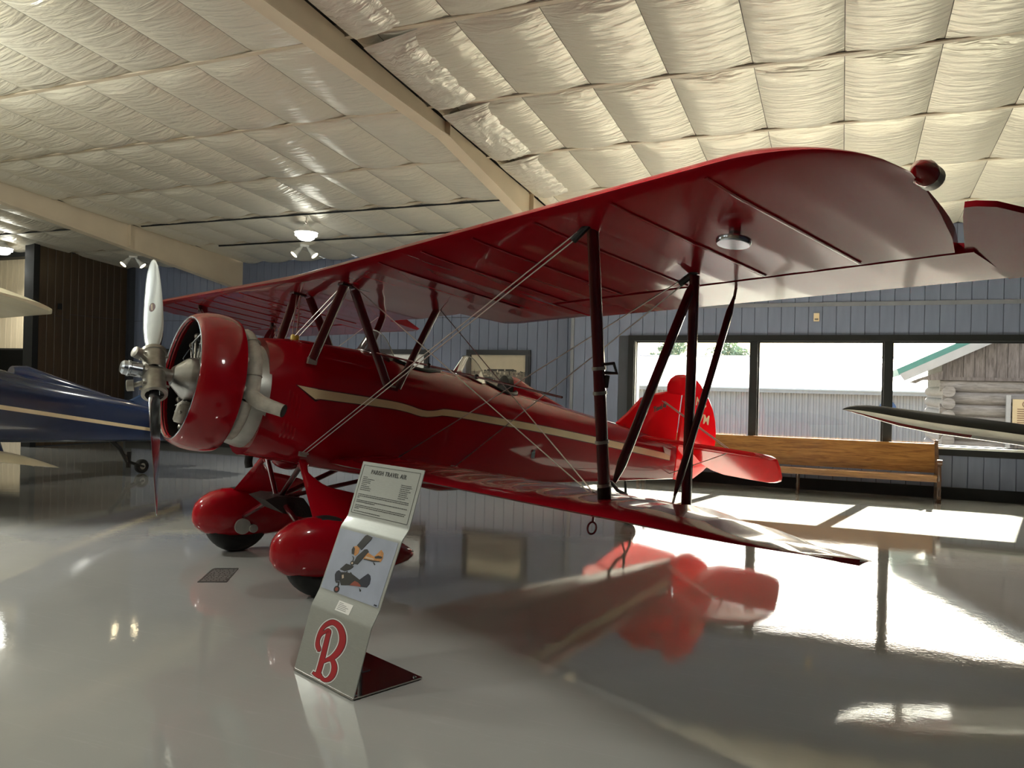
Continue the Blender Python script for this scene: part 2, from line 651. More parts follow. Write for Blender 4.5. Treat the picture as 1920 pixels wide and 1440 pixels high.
# ---- window: casing, mullions, panes
win = struct(ob('window_1', MB()
                .box((CX0, YW - 0.04, CZ1 - 0.10), (CX1, YW + 0.02, CZ1))
                .box((CX0, YW - 0.04, CZ0), (CX1, YW + 0.02, CZ0 + 0.105))
                .box((CX0, YW - 0.04, CZ0 + 0.105), (CX0 + 0.11, YW + 0.02, CZ1 - 0.10))
                .box((CX1 - 0.11, YW - 0.04, CZ0 + 0.105), (CX1, YW + 0.02, CZ1 - 0.10)), M_casing))
ob('sill', MB().box((WX0, YW - 0.06, CZ0 + 0.105), (WX1, YW + 0.33, WZ0 + 0.012)), M_white, win)
ob('jamb', MB().box((WX0 - 0.01, YW + 0.02, WZ0 + .012), (WX0 + 0.012, YW + 0.33, WZ1)), M_white, win)
ob('head', MB().box((WX0, YW + 0.02, WZ1 - 0.012), (WX1, YW + 0.33, WZ1)), M_casing, win)
XM = [WX0, -1.456, 0.681, 2.818, 4.955, WX1]
for xm in XM[1:-1]:
    ob('mullion', MB().box((xm - 0.058, YW - 0.02, WZ0), (xm + 0.058, YW + 0.16, WZ1)), M_casing, win)
for i in range(5):
    a, b = XM[i] + (0.06 if i else 0.0), XM[i + 1] - (0.06 if i < 4 else 0.0)
    fr = MB()
    for lo, hi in (((a, YW + .07, WZ0), (a + .025, YW + .12, WZ1)), ((b - .025, YW + .07, WZ0), (b, YW + .12, WZ1)),
                   ((a + .025, YW + .07, WZ0), (b - .025, YW + .12, WZ0 + .03)), ((a + .025, YW + .07, WZ1 - .025), (b - .025, YW + .12, WZ1))):
        fr.box(lo, hi)
    f = ob('sash', fr, M_dull if i == 99 else M_casing, win)
    ob('pane', MB().box((a + .02, YW + .092, WZ0 + .02), (b - .02, YW + .098, WZ1 - .02)), M_glass, f)

# ---- set-back back wall, with a level joint between two rows of boards
ZJ = 3.06
wall_far = struct(ob('wall_far', MB().box((XL - .05, YL + .02, 0), (-4.80, YL + .36, zroof(YL))), M_wallback, sharp=None))
for i in range(80):
    xc = -4.86 - 0.2165 * (i + 0.5)
    if xc < XL + 0.08:
        break
    put_board(ZJ - 0.19, M_blue, wall_far, xc, YL + .02, 0.19, wid=0.2165)
    put_board(zroof(YL) - ZJ - 0.015, M_blue, wall_far, xc, YL + .02, ZJ + 0.012, wid=0.2165)
struct(ob('baseboard_far', MB().box((XL, YL - .02, 0), (-4.87, YL + .02, .19)), M_casing))

# ---- left: brown boarded wall, and the beige alcove before it
wall_left = struct(ob('wall_left', MB().box((XL - .25, 12.50, 0), (XL - .02, YL + .02, zroof(12.5) + .1)), M_wallback, sharp=None))
for i in range(12):
    y = 12.62 + 0.2 * i
    jz = 3.08 if i > 4 else (2.95, 3.08, 3.02)[i % 3]
    put_board(jz - .02, M_brown, wall_left, XL - .02, y, .02, rz=pi / 2, wid=0.2)
    put_board(zroof(y) - jz - .04, M_brown, wall_left, XL - .02, y, jz + .01, rz=pi / 2, wid=0.2)
ob('junction_box', MB().box((XL, 12.98, 3.18), (XL + .03, 13.08, 3.32)), M_casing, wall_left)
ob('end_post', MB().box((XL - .27, 12.36, 0), (XL + .03, 12.50, zroof(12.4))), M_casing, wall_left)
wall_alcove = struct(ob('wall_alcove', MB().box((-24, 13.22, 0), (XL - .25, 13.4, zroof(13.3))), M_beam, sharp=None))
for i in range(34):
    xc = XL - .27 - 0.2 * (i + .5)
    put_board(3.10, M_beige, wall_alcove, xc, 13.22, 0.0, wid=0.2)
    put_board(1.30, M_beige, wall_alcove, xc, 13.22, 3.14, wid=0.2)
struct(ob('trim_3', MB().box((-24, 13.185, 3.10), (XL - .27, 13.22, 3.14)), M_casing))
struct(ob('trim_4', MB().box((-24, 12.9, 4.44), (XL - .27, 13.22, zroof(13.2))), M_casing))

# ---- the sides of the hall the photograph does not show
struct(ob('wall_right', MB().box((XR, YF, 0), (XR + .2, YW + .36, zroof(YF))), M_blue, sharp=None))
struct(ob('wall_front', MB().box((-24, YF - .2, 0), (XR, YF, zroof(YF))), M_beige, sharp=None))
struct(ob('wall_side', MB().box((-24.2, YF, 0), (-24, 13.4, zroof(YF))), M_beige, sharp=None))

# ---- ceiling: deck, purlins, rafters and the sagging insulation, panel by panel
ck = MB()
ck.loft([[(x, YF - .2, zroof(YF) + .16), (x, YF - .2, zroof(YF) + .36), (x, 15.4, zroof(15.4) + .36), (x, 15.4, zroof(15.4) + .16)] for x in (-24.2, XR + .2)])
ceiling = struct(ob('ceiling', ck, M_deck, sharp=None))
PY = [15.06, 13.38, 11.70, 10.05, 8.35, 6.65, 4.97, 3.28]
for y in PY[1:]:
    z = zroof(y)
    p = MB()
    p.box((-24, y - .032, z - .012), (XR, y + .032, z + .004))
    p.box((-24, y + .024, z + .004), (XR, y + .032, z + .15))
    ob('purlin', p, M_purlin, ceiling)
# rough infill over the part of the hall behind the camera
fl = MB()
for k in range(10):
    y0, y1 = YF + (3.28 - YF) / 10 * k, YF + (3.28 - YF) / 10 * (k + 1)
    secs = []
    for x in [-24 + .86 * i for i in range(44)]:
        secs.append([(x, y0 + (y1 - y0) * t, zroof(y0 + (y1 - y0) * t) - .0 - .07 * sin(pi * t)) for t in (0, .25, .5, .75, 1)])
    fl.loft(secs, closed=False, cap=False)
ob('rear_insulation', fl, M_insul, ceiling)

NX, NY = 10, 14


def panel_mesh(seed, wid, ln, crinkle=0.0):
    """one roll of insulation between two purlins: hangs lowest near its lower purlin,
    pulled up along both seams, edges tucked behind the purlin flange"""
    rd = random.Random(seed)
    ph = [rd.uniform(0, 6.28) for _ in range(12)]
    am = [rd.uniform(.4, 1) for _ in range(12)]
    nx, ny = (NX, NY) if not crinkle else (18, 26)
    vs, fs = [], []
    for j in range(ny + 1):
        v = j / ny
        for i in range(nx + 1):
            u = i / nx
            su = 1 - abs(2 * u - 1) ** 2.4
            # v: 0 = far (low) purlin, 1 = near purlin
            sv = min(1, v / .08) ** .6 * min(1, (1 - v) / .14) ** .6
            d = .074 * su * sv + .014 * sv
            wr = 0
            for k in range(4):
                wr += am[k] * sin((14 + 7 * k) * v * pi + ph[k] + 2.2 * sin(2.6 * u + ph[k + 4]))
            d += .0024 * wr * su * sv
            if v > .62:
                d += .004 * sin(u * (22 + 6 * am[5]) + ph[8]) * (v - .62) / .38 * su * min(1, (1 - v) / .05)
            if crinkle:
                c = 0
                for k in range(6):
                    c += am[k] * abs(sin((9 + 5 * k) * (u * cos(ph[k]) + v * 1.6 * sin(ph[k])) + ph[k + 6]))
                d += crinkle * (c - 2.2) * min(1, su * 2.5) * min(1, 8 * v * (1 - v))
            vs.append(((u - .5) * wid, (.5 - v) * ln, -d))
    for j in range(ny):
        for i in range(nx):
            a = j * (nx + 1) + i
            fs.append((a, a + 1, a + nx + 2, a + nx + 1))
    mb = MB().add(vs, fs)
    return mb


SEAM = 0.855
_pv = {}


def panel(x0, x1, y0, y1, crinkle=0.0):
    ln = sqrt((y1 - y0) ** 2 + ((y1 - y0) * .08) ** 2)
    k = (round(x1 - x0, 2), round(ln, 2), random.randrange(4), crinkle)
    if k not in _pv:
        mb = panel_mesh(hash(k) & 0xffff if not crinkle else int(1000 * (x1 + y1)), x1 - x0 - .006, ln - .02, crinkle)
        _pv[k] = mb.mesh('insulation_panel', [M_crinkle if crinkle else M_insul], sharp=60)
    o = ob('insulation_panel', _pv[k], M_insul, ceiling)
    ym = (y0 + y1) / 2
    o.location = ((x0 + x1) / 2, ym, zroof(ym) + .012)
    o.rotation_euler = (-math.atan(.08), 0, 0)
    return o


def visible(x, y):
    """is this spot of the roof anywhere near the camera's view"""
    p = Vector((x, y, zroof(y) - EYE))
    d = p.dot(_f)
    if d < .3:
        return False
    return abs(p.dot(_r) / d) < .80 and abs(p.dot(_u) / d) < .68


BX = (-4.66, -13.30)
seams = []
x = -4.33
while x < 6.2:
    seams.append((x, x + SEAM))
    x += SEAM
seams.append((-4.60, -4.33))
x = -5.815
seams.append((-5.815, -4.72))
while x > -13.0:
    a = max(x - SEAM, -13.25)
    seams.append((a, x))
    x -= SEAM
x = -13.35
while x > -21:
    seams.append((x - SEAM, x))
    x -= SEAM
hid = MB()
for r in range(len(PY) - 1):
    y1, y0 = PY[r], PY[r + 1]
    for a, b in seams:
        if any(visible(xx, yy) for xx in (a, b) for yy in (y0, y1)):
            panel(a, b, y0, y1)
        else:
            z0, z1 = zroof(y0), zroof(y1)
            hid.add([(a, y0, z0), (b, y0, z0), (b, (y0 + y1) / 2, (z0 + z1) / 2 - .07), (a, (y0 + y1) / 2, (z0 + z1) / 2 - .07), (b, y1, z1), (a, y1, z1)],
                    [(0, 1, 2, 3), (3, 2, 4, 5)])
if hid.f:
    ob('outer_insulation', hid, M_insul, ceiling)
# slack, crinkled rolls tucked along the right-hand rafter
for y0, y1, dz in ((6.70, 8.25, 0.0), (8.40, 9.95, 0.0), (10.1, 11.6, 0.0), (5.02, 6.55, 0)):
    ln = y1 - y0
    mb = panel_mesh(int(y0 * 10), .62, ln, .018)
    o = ob('insulation_panel', mb, M_crinkle, ceiling, sharp=80)
    o.location = (-4.17, (y0 + y1) / 2, zroof((y0 + y1) / 2) - .06)
    o.rotation_euler = (-math.atan(.08), radians(-9), 0)

# rafters: tapered I-beams
for xb in BX:
    st = [(15.02, .66), (11.2, .42), (8.8, .20), (5.0, .36), (-13, .9)] if xb > -10 else [(15.02, .68), (9.0, .34), (5.0, .36), (-13, .9)]
    p = MB()
    zt = lambda y: zroof(y) + .005
    p.loft([[(xb - .006, y, zt(y)), (xb + .006, y, zt(y)), (xb + .006, y, zt(y) - d), (xb - .006, y, zt(y) - d)] for y, d in st])
    p.loft([[(xb - .09, y, zt(y) - d), (xb + .09, y, zt(y) - d), (xb + .09, y, zt(y) - d - .014), (xb - .09, y, zt(y) - d - .014)] for y, d in st])
    r_ = ob('rafter', p, M_beam, ceiling, sharp=20)
    for y, d in ((8.8, .20), (11.70, .45)):
        ob('stiffener_plate', MB().box((xb - .08, y - .008, zroof(y) - d + .01), (xb + .08, y + .008, zroof(y))), M_beam, r_)
# conduits clipped under two purlins of the left bay
for y, xa, xb_, zz in ((11.80, -13.05, -5.05, .03), (13.46, -12.6, -5.1, .03)):
    z = zroof(y) - zz
    ob('conduit', MB().tube([(xa, y, z), (xb_, y, z)], .018, 8), M_casing, ceiling)
ob('conduit', MB().tube([(-17.6, 11.6, zroof(11.6) - .05), (-13.6, 11.6, zroof(11.6) - .05)], .018, 8), M_casing, ceiling)


# ---- lamps
M_lamp = emit('lamp_diffuser_glow', (1.0, 0.98, 0.92), 9.0)
M_lens = emit('lamp_lens_glow', (1.0, 0.98, 0.90), 2.2)
M_spot = emit('spot_lens_glow', (1.0, 0.82, 0.5), 14.0)


def highbay(x, y, label, drop=0.16, wt=LAMP_W, up=.5, group='high-bay lamps of the hall'):
    z = zroof(y) - .05
    t = tag(empty('high_bay_lamp', (x, y, z)), label, 'lamp', group)
    ob('hook', MB().tube([(0, 0, 0.05), (0, 0, -drop + .07)], .012, 8).torus((0, 0, -.03), (1, 0, 0), .03, .007, 14, 6), M_dull, t)
    ob('housing', MB().lathe([(-.0, .05), (.03, .07), (.06, .10), (.10, .16), (.13, .21), (.15, .215)], (0, 0, -drop + .08), (0, 0, -1), 28), M_white, t)
    ob('diffuser', MB().lathe([(0, .205), (.06, .20), (.062, .17)], (0, 0, -drop - .07), (0, 0, -1), 28), M_lamp, t)
    ob('lens', MB().lathe([(0, .17), (.05, .15), (.08, .10), (.085, .0)], (0, 0, -drop - .13), (0, 0, -1), 28), M_lens, t)
    ld = bpy.data.lights.new('high_bay_light', 'AREA')
    ld.shape = 'DISK'
    ld.size = .40
    ld.spread = radians(125)
    ld.energy = wt
    ld.color = LAMP_COL
    lo = bpy.data.objects.new('high_bay_light', ld)
    COL.objects.link(lo)
    lo.location = (0, 0, -drop - .225)
    lo.parent = t
    # its acrylic refractor also throws light sideways and up
    ud = bpy.data.lights.new('refractor_light', 'POINT')
    ud.energy = wt * up
    ud.color = (.96, 1.0, .92)
    ud.shadow_soft_size = .2
    uo = bpy.data.objects.new('refractor_light', ud)
    COL.objects.link(uo)
    uo.location = (0, 0, -drop - .42)
    uo.parent = t
    return t


highbay(-9.25, 12.09, 'round white high-bay lamp lit on the ceiling above the far red wing', up=.12)
highbay(-17.75, 12.2, 'lit high-bay lamp at the far left edge of the ceiling by the beige wall', drop=.05, up=.15)
for x, y, up, k in ((-9.25, 4.2, 1.7, 2.4), (-1.0, 3.6, 1.0, .5), (-17.8, 4.2, 2.2, 2.0), (-7.8, -0.6, .3, 5.0), (-9.25, -6.0, 1, 1.4)):
    highbay(x, y, 'round white high-bay lamp of the hall, hung out of the view', drop=.75, up=up, wt=LAMP_W * k)


def spots(x, y, label, rz=0.0, w=14):
    t = tag(empty('twin_spotlight', (x, y, zroof(y) - .06), rz), label, 'spotlight', 'twin spotlights on the ceiling')
    ob('base', MB().box((-.09, -.05, -.05), (.09, .05, .03)), M_white, t)
    for s in (-1, 1):
        a = Vector((s * .05, 0, -.04))
        d = Vector((s * .62, -.25, -.74)).normalized()
        h = ob('spot_head', MB().lathe([(0, .02), (.06, .03), (.10, .045), (.17, .05), (.23, .075), (.26, .08)], a, d, 16), M_white, t)
        ob('lens', MB().lathe([(.25, .075), (.262, .0)], a, d, 16), M_spot, h)
        ld = bpy.data.lights.new('spot_light', 'SPOT')
        ld.energy = w
        ld.color = (1, .80, .52)
        ld.spot_size = radians(70)
        ld.shadow_soft_size = .05
        lo = bpy.data.objects.new('spot_light', ld)
        COL.objects.link(lo)
        lo.parent = t
        lo.location = a + d * .28
        lo.rotation_euler = d.to_track_quat('-Z', 'Y').to_euler()


spots(-10.45, 13.62, 'lit twin spotlight just under the round high-bay lamp', 0.6)
spots(-15.45, 13.75, 'lit twin spotlight above the propeller tip near the brown wall', 0.85)
# ------------------------------------------------------------------ the red biplane
# aeroplane frame: s = metres aft of the propeller, y = to its port side, z = up
O0 = Vector((-5.09353811, 4.76166193, 1.71236758))
PSI, TH = -2.08159853, 0.163944697
C0 = Vector((1.25, 0, -1.53))


def plane_root(name, o0, psi, th, c0=C0):
    fw = Vector((cos(psi) * cos(th), sin(psi) * cos(th), sin(th)))
    po = Vector((-sin(psi), cos(psi), 0))
    up = fw.cross(po)
    r = empty(name)
    loc = o0 - fw * c0.x + po * c0.y + up * c0.z
    r.matrix_world = Matrix(((fw.x, po.x, up.x, loc.x), (fw.y, po.y, up.y, loc.y), (fw.z, po.z, up.z, loc.z), (0, 0, 0, 1)))
    return r


def L(s, y, z):
    return Vector((C0.x - s, y, z - C0.z))


def interp(tab, x):
    if x <= tab[0][0]:
        return tab[0][1]
    for (a, va), (b, vb) in zip(tab, tab[1:]):
        if x <= b:
            return va + (vb - va) * (x - a) / (b - a) if b > a else vb
    return tab[-1][1]


def smooth(tab, x):
    """monotone-ish smooth interpolation of a table"""
    if x <= tab[0][0]:
        return tab[0][1]
    for i, ((a, va), (b, vb)) in enumerate(zip(tab, tab[1:])):
        if x <= b:
            t = (x - a) / (b - a)
            m0 = (vb - tab[i - 1][1]) / (b - tab[i - 1][0]) if i > 0 else (vb - va) / (b - a)
            m1 = (tab[i + 2][1] - va) / (tab[i + 2][0] - a) if i + 2 < len(tab) else (vb - va) / (b - a)
            h = b - a
            return (2 * t ** 3 - 3 * t * t + 1) * va + (t ** 3 - 2 * t * t + t) * h * m0 + (-2 * t ** 3 + 3 * t * t) * vb + (t ** 3 - t * t) * h * m1
    return tab[-1][1]


# ---- fuselage shape tables over s
FW = [(.78, .43), (1.1, .43), (2.4, .43), (3.0, .405), (3.6, .355), (4.5, .25), (5.5, .135), (6.0, .085), (6.40, .03)]
FZB = [(.78, -.56), (1.1, -.565), (1.7, -.585), (2.6, -.585), (6.40, -.155)]
FZS = [(.78, -.05), (1.0, .08), (1.3, .18), (1.8, .22), (6.4, .20)]
FZT = [(.78, .46), (1.1, .515), (1.45, .535), (1.75, .55), (2.3, .54), (2.7, .54), (3.0, .53), (3.4, .50), (3.9, .47), (4.3, .45), (5.36, .385), (6.0, .32), (6.4, .27)]
FRC = [(.78, .44), (1.0, .34), (1.4, .2), (2.0, .12), (3.0, .08), (6.4, .02)]


def fus_sec(s, off=0.0):
    w, zb, zs, zt, rc = (smooth(t, s) for t in (FW, FZB, FZS, FZT, FRC))
    rc = min(rc, w * .98, (zs - zb) * .95)
    right = [(0, zb)]
    right.append((max(.001, (w - rc) * .5), zb))
    for k in range(7):
        a = -pi / 2 + (pi / 2) * k / 6
        right.append((w - rc + rc * cos(a), zb + rc + rc * sin(a)))
    for k in range(1, 4):
        right.append((w, zb + rc + (zs - zb - rc) * k / 4))
    for k in range(13):
        a = (pi / 2) * k / 12
        right.append((w * cos(a) ** .9 if k < 12 else 0, zs + (zt - zs) * sin(a) ** .95))
    pts = [(y, z) for y, z in right]
    left = [(-y, z) for y, z in right[1:-1]][::-1]
    return [L(s, y, z) for y, z in pts + left]


def side_y(s, z):
    """half width of the fuselage at height z on station s"""
    w, zb, zs, zt, rc = (smooth(t, s) for t in (FW, FZB, FZS, FZT, FRC))
    rc = min(rc, w * .98, (zs - zb) * .95)
    if z > zs:
        q = min(1, max(0, (z - zs) / (zt - zs))) ** (1 / .95)
        return w * max(0, 1 - q * q) ** .45
    if z < zb + rc:
        return w - rc + sqrt(max(0, rc * rc - (zb + rc - z) ** 2))
    return w


def top_z(s, y):
    w, zb, zs, zt, rc = (smooth(t, s) for t in (FW, FZB, FZS, FZT, FRC))
    c = min(1, abs(y) / w) ** (1 / .9)
    return zs + (zt - zs) * max(0, 1 - c * c) ** (.95 / 2)


def foil_u(x):
    return .012 * (1 - x) + .30 * max(0, x) ** .66 * (1 - x) + .002


def foil_l(x):
    return .012 * (1 - sqrt(min(1, max(0, x) / .20))) ** 1.3


def airfoil(n=13, t=.10, camber=.035):
    up, lo = [], []
    for k in range(n):
        x = .5 * (1 - cos(pi * k / (n - 1)))
        up.append((x, foil_u(x)))
        lo.append((x, foil_l(x)))
    return up[::-1] + lo[1:-1]      # TE -> over the top -> LE -> under -> before TE


def wing_mesh(ys, le, te, zc, rib=.30, sag=.006, t=.10, x1=1.0, camber=.035, n=13, full=None, tf=None):
    """ys: list of span stations; le/te functions; x1: where the aerofoil is cut (hinge)"""
    af = airfoil(n, t, camber)
    secs = []
    for y in ys:
        a, b = le(y), te(y)
        c = (full(y) if full else b - a)
        ph = abs(sin(pi * y / rib)) if rib else 0
        sec = []
        for k, (x, h) in enumerate(af):
            s = a + x * (b - a)
            xr = (s - a) / c if c > 1e-6 else x
            if full:      # re-evaluate on the whole chord
                xr = min(1, max(0, xr))
                h = foil_u(xr) if k < n else foil_l(xr)
            f = min(1, max(0, (xr - .06) / .12)) * min(1, max(0, (.97 - xr) / .2))
            dz = -sag * ph ** .7 * f * (1 if k < n else -.55)
            sec.append(L(s, y, zc(y) + h * c * (tf(y) if tf else 1) + dz))
        secs.append(sec)
    return MB().loft(secs)


def stations(y0, y1, rib=.30, per=8):
    n = max(2, int(round((y1 - y0) / rib * per)))
    return [y0 + (y1 - y0) * i / n for i in range(n + 1)]


# wing planforms (right half is the mirror image)
ZU = lambda y: 1.0 + .021 * abs(y)
ULE = [(0, .95), (4.55, .95), (4.80, .965), (5.0, 1.02), (5.12, 1.10), (5.20, 1.22), (5.235, 1.38)]
UTE = [(0, 2.38), (.66, 2.38), (.80, 2.82), (.95, 2.86), (1.90, 2.86), (1.901, 2.42), (4.98, 2.45), (5.06, 2.22), (5.14, 1.90), (5.20, 1.62), (5.235, 1.39)]
ZL = lambda y: -.535 + .006 * abs(y)
LLE = [(0, 1.45), (3.9, 1.45), (4.2, 1.50), (4.42, 1.62), (4.58, 1.82), (4.68, 2.10), (4.71, 2.32)]
LTE = [(0, 2.86), (3.9, 2.86), (4.3, 2.84), (4.5, 2.76), (4.62, 2.64), (4.69, 2.45), (4.71, 2.33)]


def build_biplane_shell(root, paint, fab, ky=0.0, kl=0.0, ds=0.0, dzl=0.0):
    ZL = lambda y: globals()['ZL'](y) + dzl
    W = lambda tab: [(max(0, a - ky) if a > 1.9 else a * (1.9 - ky) / 1.9 if ky else a, b) for a, b in tab]
    ULE, UTE, LLE, LTE = (W(t) for t in (globals()['ULE'], globals()['UTE'], globals()['LLE'], globals()['LTE']))
    uy = [0, .2, .4, .6, .66, .80, .95] + stations(.95, 1.90)[1:] + [1.901] + stations(1.901, 4.98)[1:] + [5.02, 5.06, 5.10, 5.14, 5.17, 5.20, 5.22, 5.235]
    if ky:
        UTE0 = [(0, 2.86), (4.7 - ky, 2.86), (4.9 - ky, 2.75), (5.05 - ky, 2.45), (5.14 - ky, 2.05), (5.20 - ky, 1.72), (5.235 - ky, 1.39)]
        uy = [0, .3] + stations(.6, 4.98 - ky) + [y - ky for y in (5.02, 5.06, 5.10, 5.14, 5.17, 5.20, 5.22, 5.235)]
        ULE = [(a, b + ds) for a, b in ULE]
        LLE, LTE = ([(max(0, a - kl) if a > 1.9 else a * (1.9 - kl) / 1.9, b) for a, b in globals()[k]] for k in ('LLE', 'LTE'))
        UTE = [(a, b + ds) for a, b in UTE0]
    ys = [-y for y in uy[::-1]] + uy[1:]
    le = lambda y: smooth(ULE, abs(y))
    te = lambda y: interp(UTE, abs(y))
    full = lambda y: (2.88 + ds - le(y)) if abs(y) < 4.9 - ky else max(.12, (2.88 + ds - le(y)) * max(.05, sqrt(max(0, 1 - ((abs(y) - 4.9 + ky) / .345) ** 2))))
    uw = ob('upper_wing', wing_mesh(ys, le, te, ZU, full=full, sag=.006, tf=lambda y: min(1, max(.05, (5.24 - ky - abs(y)) / .55) ** .6)), fab, root, sharp=30)
    for s in (-1, 1):
        if ky:
            ly = stations(.30, 3.9 - kl) + [v - kl for v in (4.05, 4.2, 4.32, 4.42, 4.5, 4.58, 4.63, 4.68, 4.71)]
            ob('lower_wing', wing_mesh([sg_y * s for sg_y in ly], lambda y: smooth(LLE, abs(y)), lambda y: smooth(LTE, abs(y)), ZL, sag=.008, t=.105, camber=.04), fab, root, sharp=40)
            continue
        a0, a1 = 1.93, 5.06
        st = [s * y for y in stations(a0, a1)]
        le2 = lambda y: 2.435 + .012 * (abs(y) - 1.9) / 3.1
        te2 = lambda y: 2.87 + .06 * (abs(y) - 1.9) / 3.1
        al = MB()
        secs = []
        for y in st:
            a, b = le2(y), te2(y)
            ph = abs(sin(pi * y / .30)) ** .7 * .003
            z = ZU(y)
            tq = min(1, max(.1, (5.24 - abs(y)) / .55) ** .6)
            secs.append([L(a, y, z + .095 * tq), L((a + b) / 2, y, z + .052 * tq - ph), L(b, y, z + .009), L(b, y, z + .001), L((a + b) / 2, y, z + .001 + ph * .5), L(a, y, z + .001)])
        al.loft(secs)
        # the balance horn outboard of the wing tip
        horn = [(2.50, 4.995), (2.36, 5.05), (2.18, 5.118), (2.02, 5.178), (1.915, 5.225), (1.92, 5.27), (1.96, 5.34), (2.09, 5.42), (2.28, 5.50), (2.48, 5.55), (2.68, 5.54), (2.84, 5.44), (2.92, 5.28), (2.93, 5.05)]
        zt = lambda ss: .030 - .035 * (ss - 2.3)
        lo = [L(a, s * y, ZU(5.1) + zt(a) - .014) for a, y in horn]
        hi = [L(a, s * y, ZU(5.1) + zt(a) + .014) for a, y in horn]
        n = len(horn)
        al.add(lo + hi, [tuple(range(n)), tuple(range(n, 2 * n))] + [(i, (i + 1) % n, n + (i + 1) % n, n + i) for i in range(n)])
        ob('aileron', al, fab, root, sharp=30)
        ly = stations(.30, 3.9) + [4.05, 4.2, 4.32, 4.42, 4.5, 4.58, 4.63, 4.68, 4.71]
        lle = lambda y: smooth(LLE, abs(y))
        lte = lambda y: smooth(LTE, abs(y))
        lw = wing_mesh([s * y for y in ly], lle, lte, ZL, sag=.024, tf=lambda y: min(1, max(.15, (4.75 - abs(y)) / .8) ** .8))
        ob('lower_wing', lw, fab, root, sharp=40)
    return uw


red = plane_root('biplane', O0, PSI, TH)
tag(red, 'large red vintage biplane with silver two-blade propeller and wheel pants', 'airplane')
build_biplane_shell(red, M_red, M_fabric)

# ---- fuselage with two open cockpits
st = [.78 + .04 * i for i in range(9)] + [1.15 + .1 * i for i in range(52)] + [6.32, 6.40]
fb = MB().loft([fus_sec(s) for s in st])
fus = ob('fuselage', fb, M_red, red, sharp=35)
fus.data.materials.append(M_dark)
COCKPITS = [(1.88, 2.62, .30), (3.06, 3.60, .27)]


def ellipse(c, n=40, k=1.0):
    s0, s1, hw = c
    return [((s0 + s1) / 2 - (s1 - s0) / 2 * k * cos(2 * pi * i / n), hw * k * sin(2 * pi * i / n)) for i in range(n)]


for c in COCKPITS:
    e = ellipse(c)
    n = len(e)
    cut = MB()
    cut.add([L(s, y, -.18) for s, y in e] + [L(s, y, .95) for s, y in e],
            [tuple(range(n)), tuple(range(n, 2 * n))] + [(i, (i + 1) % n, n + (i + 1) % n, n + i) for i in range(n)], 0)
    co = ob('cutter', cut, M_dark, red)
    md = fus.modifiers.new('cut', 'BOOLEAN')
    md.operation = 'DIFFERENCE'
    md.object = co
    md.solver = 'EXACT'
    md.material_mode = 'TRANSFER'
    bpy.context.view_layer.update()
    dg = bpy.context.evaluated_depsgraph_get()
    me = bpy.data.meshes.new_from_object(fus.evaluated_get(dg))
    fus.modifiers.clear()
    fus.data = me
    bpy.data.objects.remove(co)
fus.data.name = 'fuselage'
for i, c in enumerate(COCKPITS):
    rim = MB()
    e = ellipse(c, 48)
    pts = [L(s, y, top_z(s, y) + .004) for s, y in e]
    rim.tube(pts + [pts[0]], .020, 8, cap=False)
    o = ob('cockpit_rim', rim, M_leather, fus, sharp=60)
    o['label'] = 'black padded rim of the ' + ('front' if i == 0 else 'rear') + ' cockpit'
    seat = MB()
    s1 = c[1]
    sb = []
    for k in range(9):
        a = pi * k / 8
        yy = -.22 * cos(a)
        sb.append([L(s1 - .02 - .05 * sin(a), yy, z) for z in (-.1, .10, .30, .40)] + [L(s1 - .10 - .05 * sin(a), yy, z) for z in (.38, .30, .1, -.1)])
    seat.loft(sb)
    ob('seat_cushion', seat, M_maroon, fus)
# headrest and its fairing behind the rear cockpit
hs = []
for s, w_, h in ((3.545, .115, .165), (3.62, .12, .175), (3.8, .105, .13), (4.05, .075, .075), (4.3, .03, .025), (4.42, .005, .003)):
    zb_ = smooth(FZT, s) - .03
    hs.append([L(s, w_ * cos(a), zb_ + (h + .03) * max(0, sin(a)) ** .8) for a in [pi * k / 12 for k in range(13)]] + [L(s, 0, zb_ - .02)])
ob('headrest_fairing', MB().loft(hs), M_red, fus)
hr = []
for s, w_, h in ((3.46, .07, .10), (3.48, .105, .15), (3.53, .11, .165), (3.555, .11, .165)):
    zb_ = smooth(FZT, s) - .02
    hr.append([L(s, w_ * cos(a), zb_ + (h + .02) * max(0, sin(a)) ** .8) for a in [pi * k / 12 for k in range(13)]] + [L(s, 0, zb_ - .01)])
ob('headrest_pad', MB().loft(hr), M_leather, fus)
# windshields: three-panel wrap of clear acrylic
for s0, wd, hh in ((1.73, .30, .20), (2.83, .26, .19)):
    vs, fs = [], []
    n = 16
    for k in range(n + 1):
        a = -1.25 + 2.5 * k / n
        for q in range(5):
            r = q / 4
            hq = hh * 1.12 * max(0.02, (1 - (abs(a) / 1.25) ** 3.4))
            s = s0 + .20 * (1 - cos(a)) * 1.4 + .10 * r
            y = wd * sin(a) / sin(1.25)
            vs.append(L(s, y * (1 - .22 * r), top_z(s0 + .20 * (1 - cos(a)) * 1.4, y) - .005 + hq * r))
    for k in range(n):
        for q in range(4):
            fs.append((k * 5 + q, k * 5 + q + 1, k * 5 + q + 6, k * 5 + q + 5))
    ws = ob('windshield', MB().add(vs, fs), M_shield, fus)
    ob('windshield_edge', MB().tube([vs[k * 5 + 4] for k in range(n + 1)], .005, 6), M_ring, ws)
    ed = [L(s0 + .20 * (1 - cos(a)) * 1.4 - .008, wd * sin(a) / sin(1.25), top_z(s0 + .20 * (1 - cos(a)) * 1.4, wd * sin(a) / sin(1.25)) + .006) for a in [-1.25 + 2.5 * k / 20 for k in range(21)]]
    ob('windshield_strip', MB().tube(ed, .010, 6), M_strut, fus)

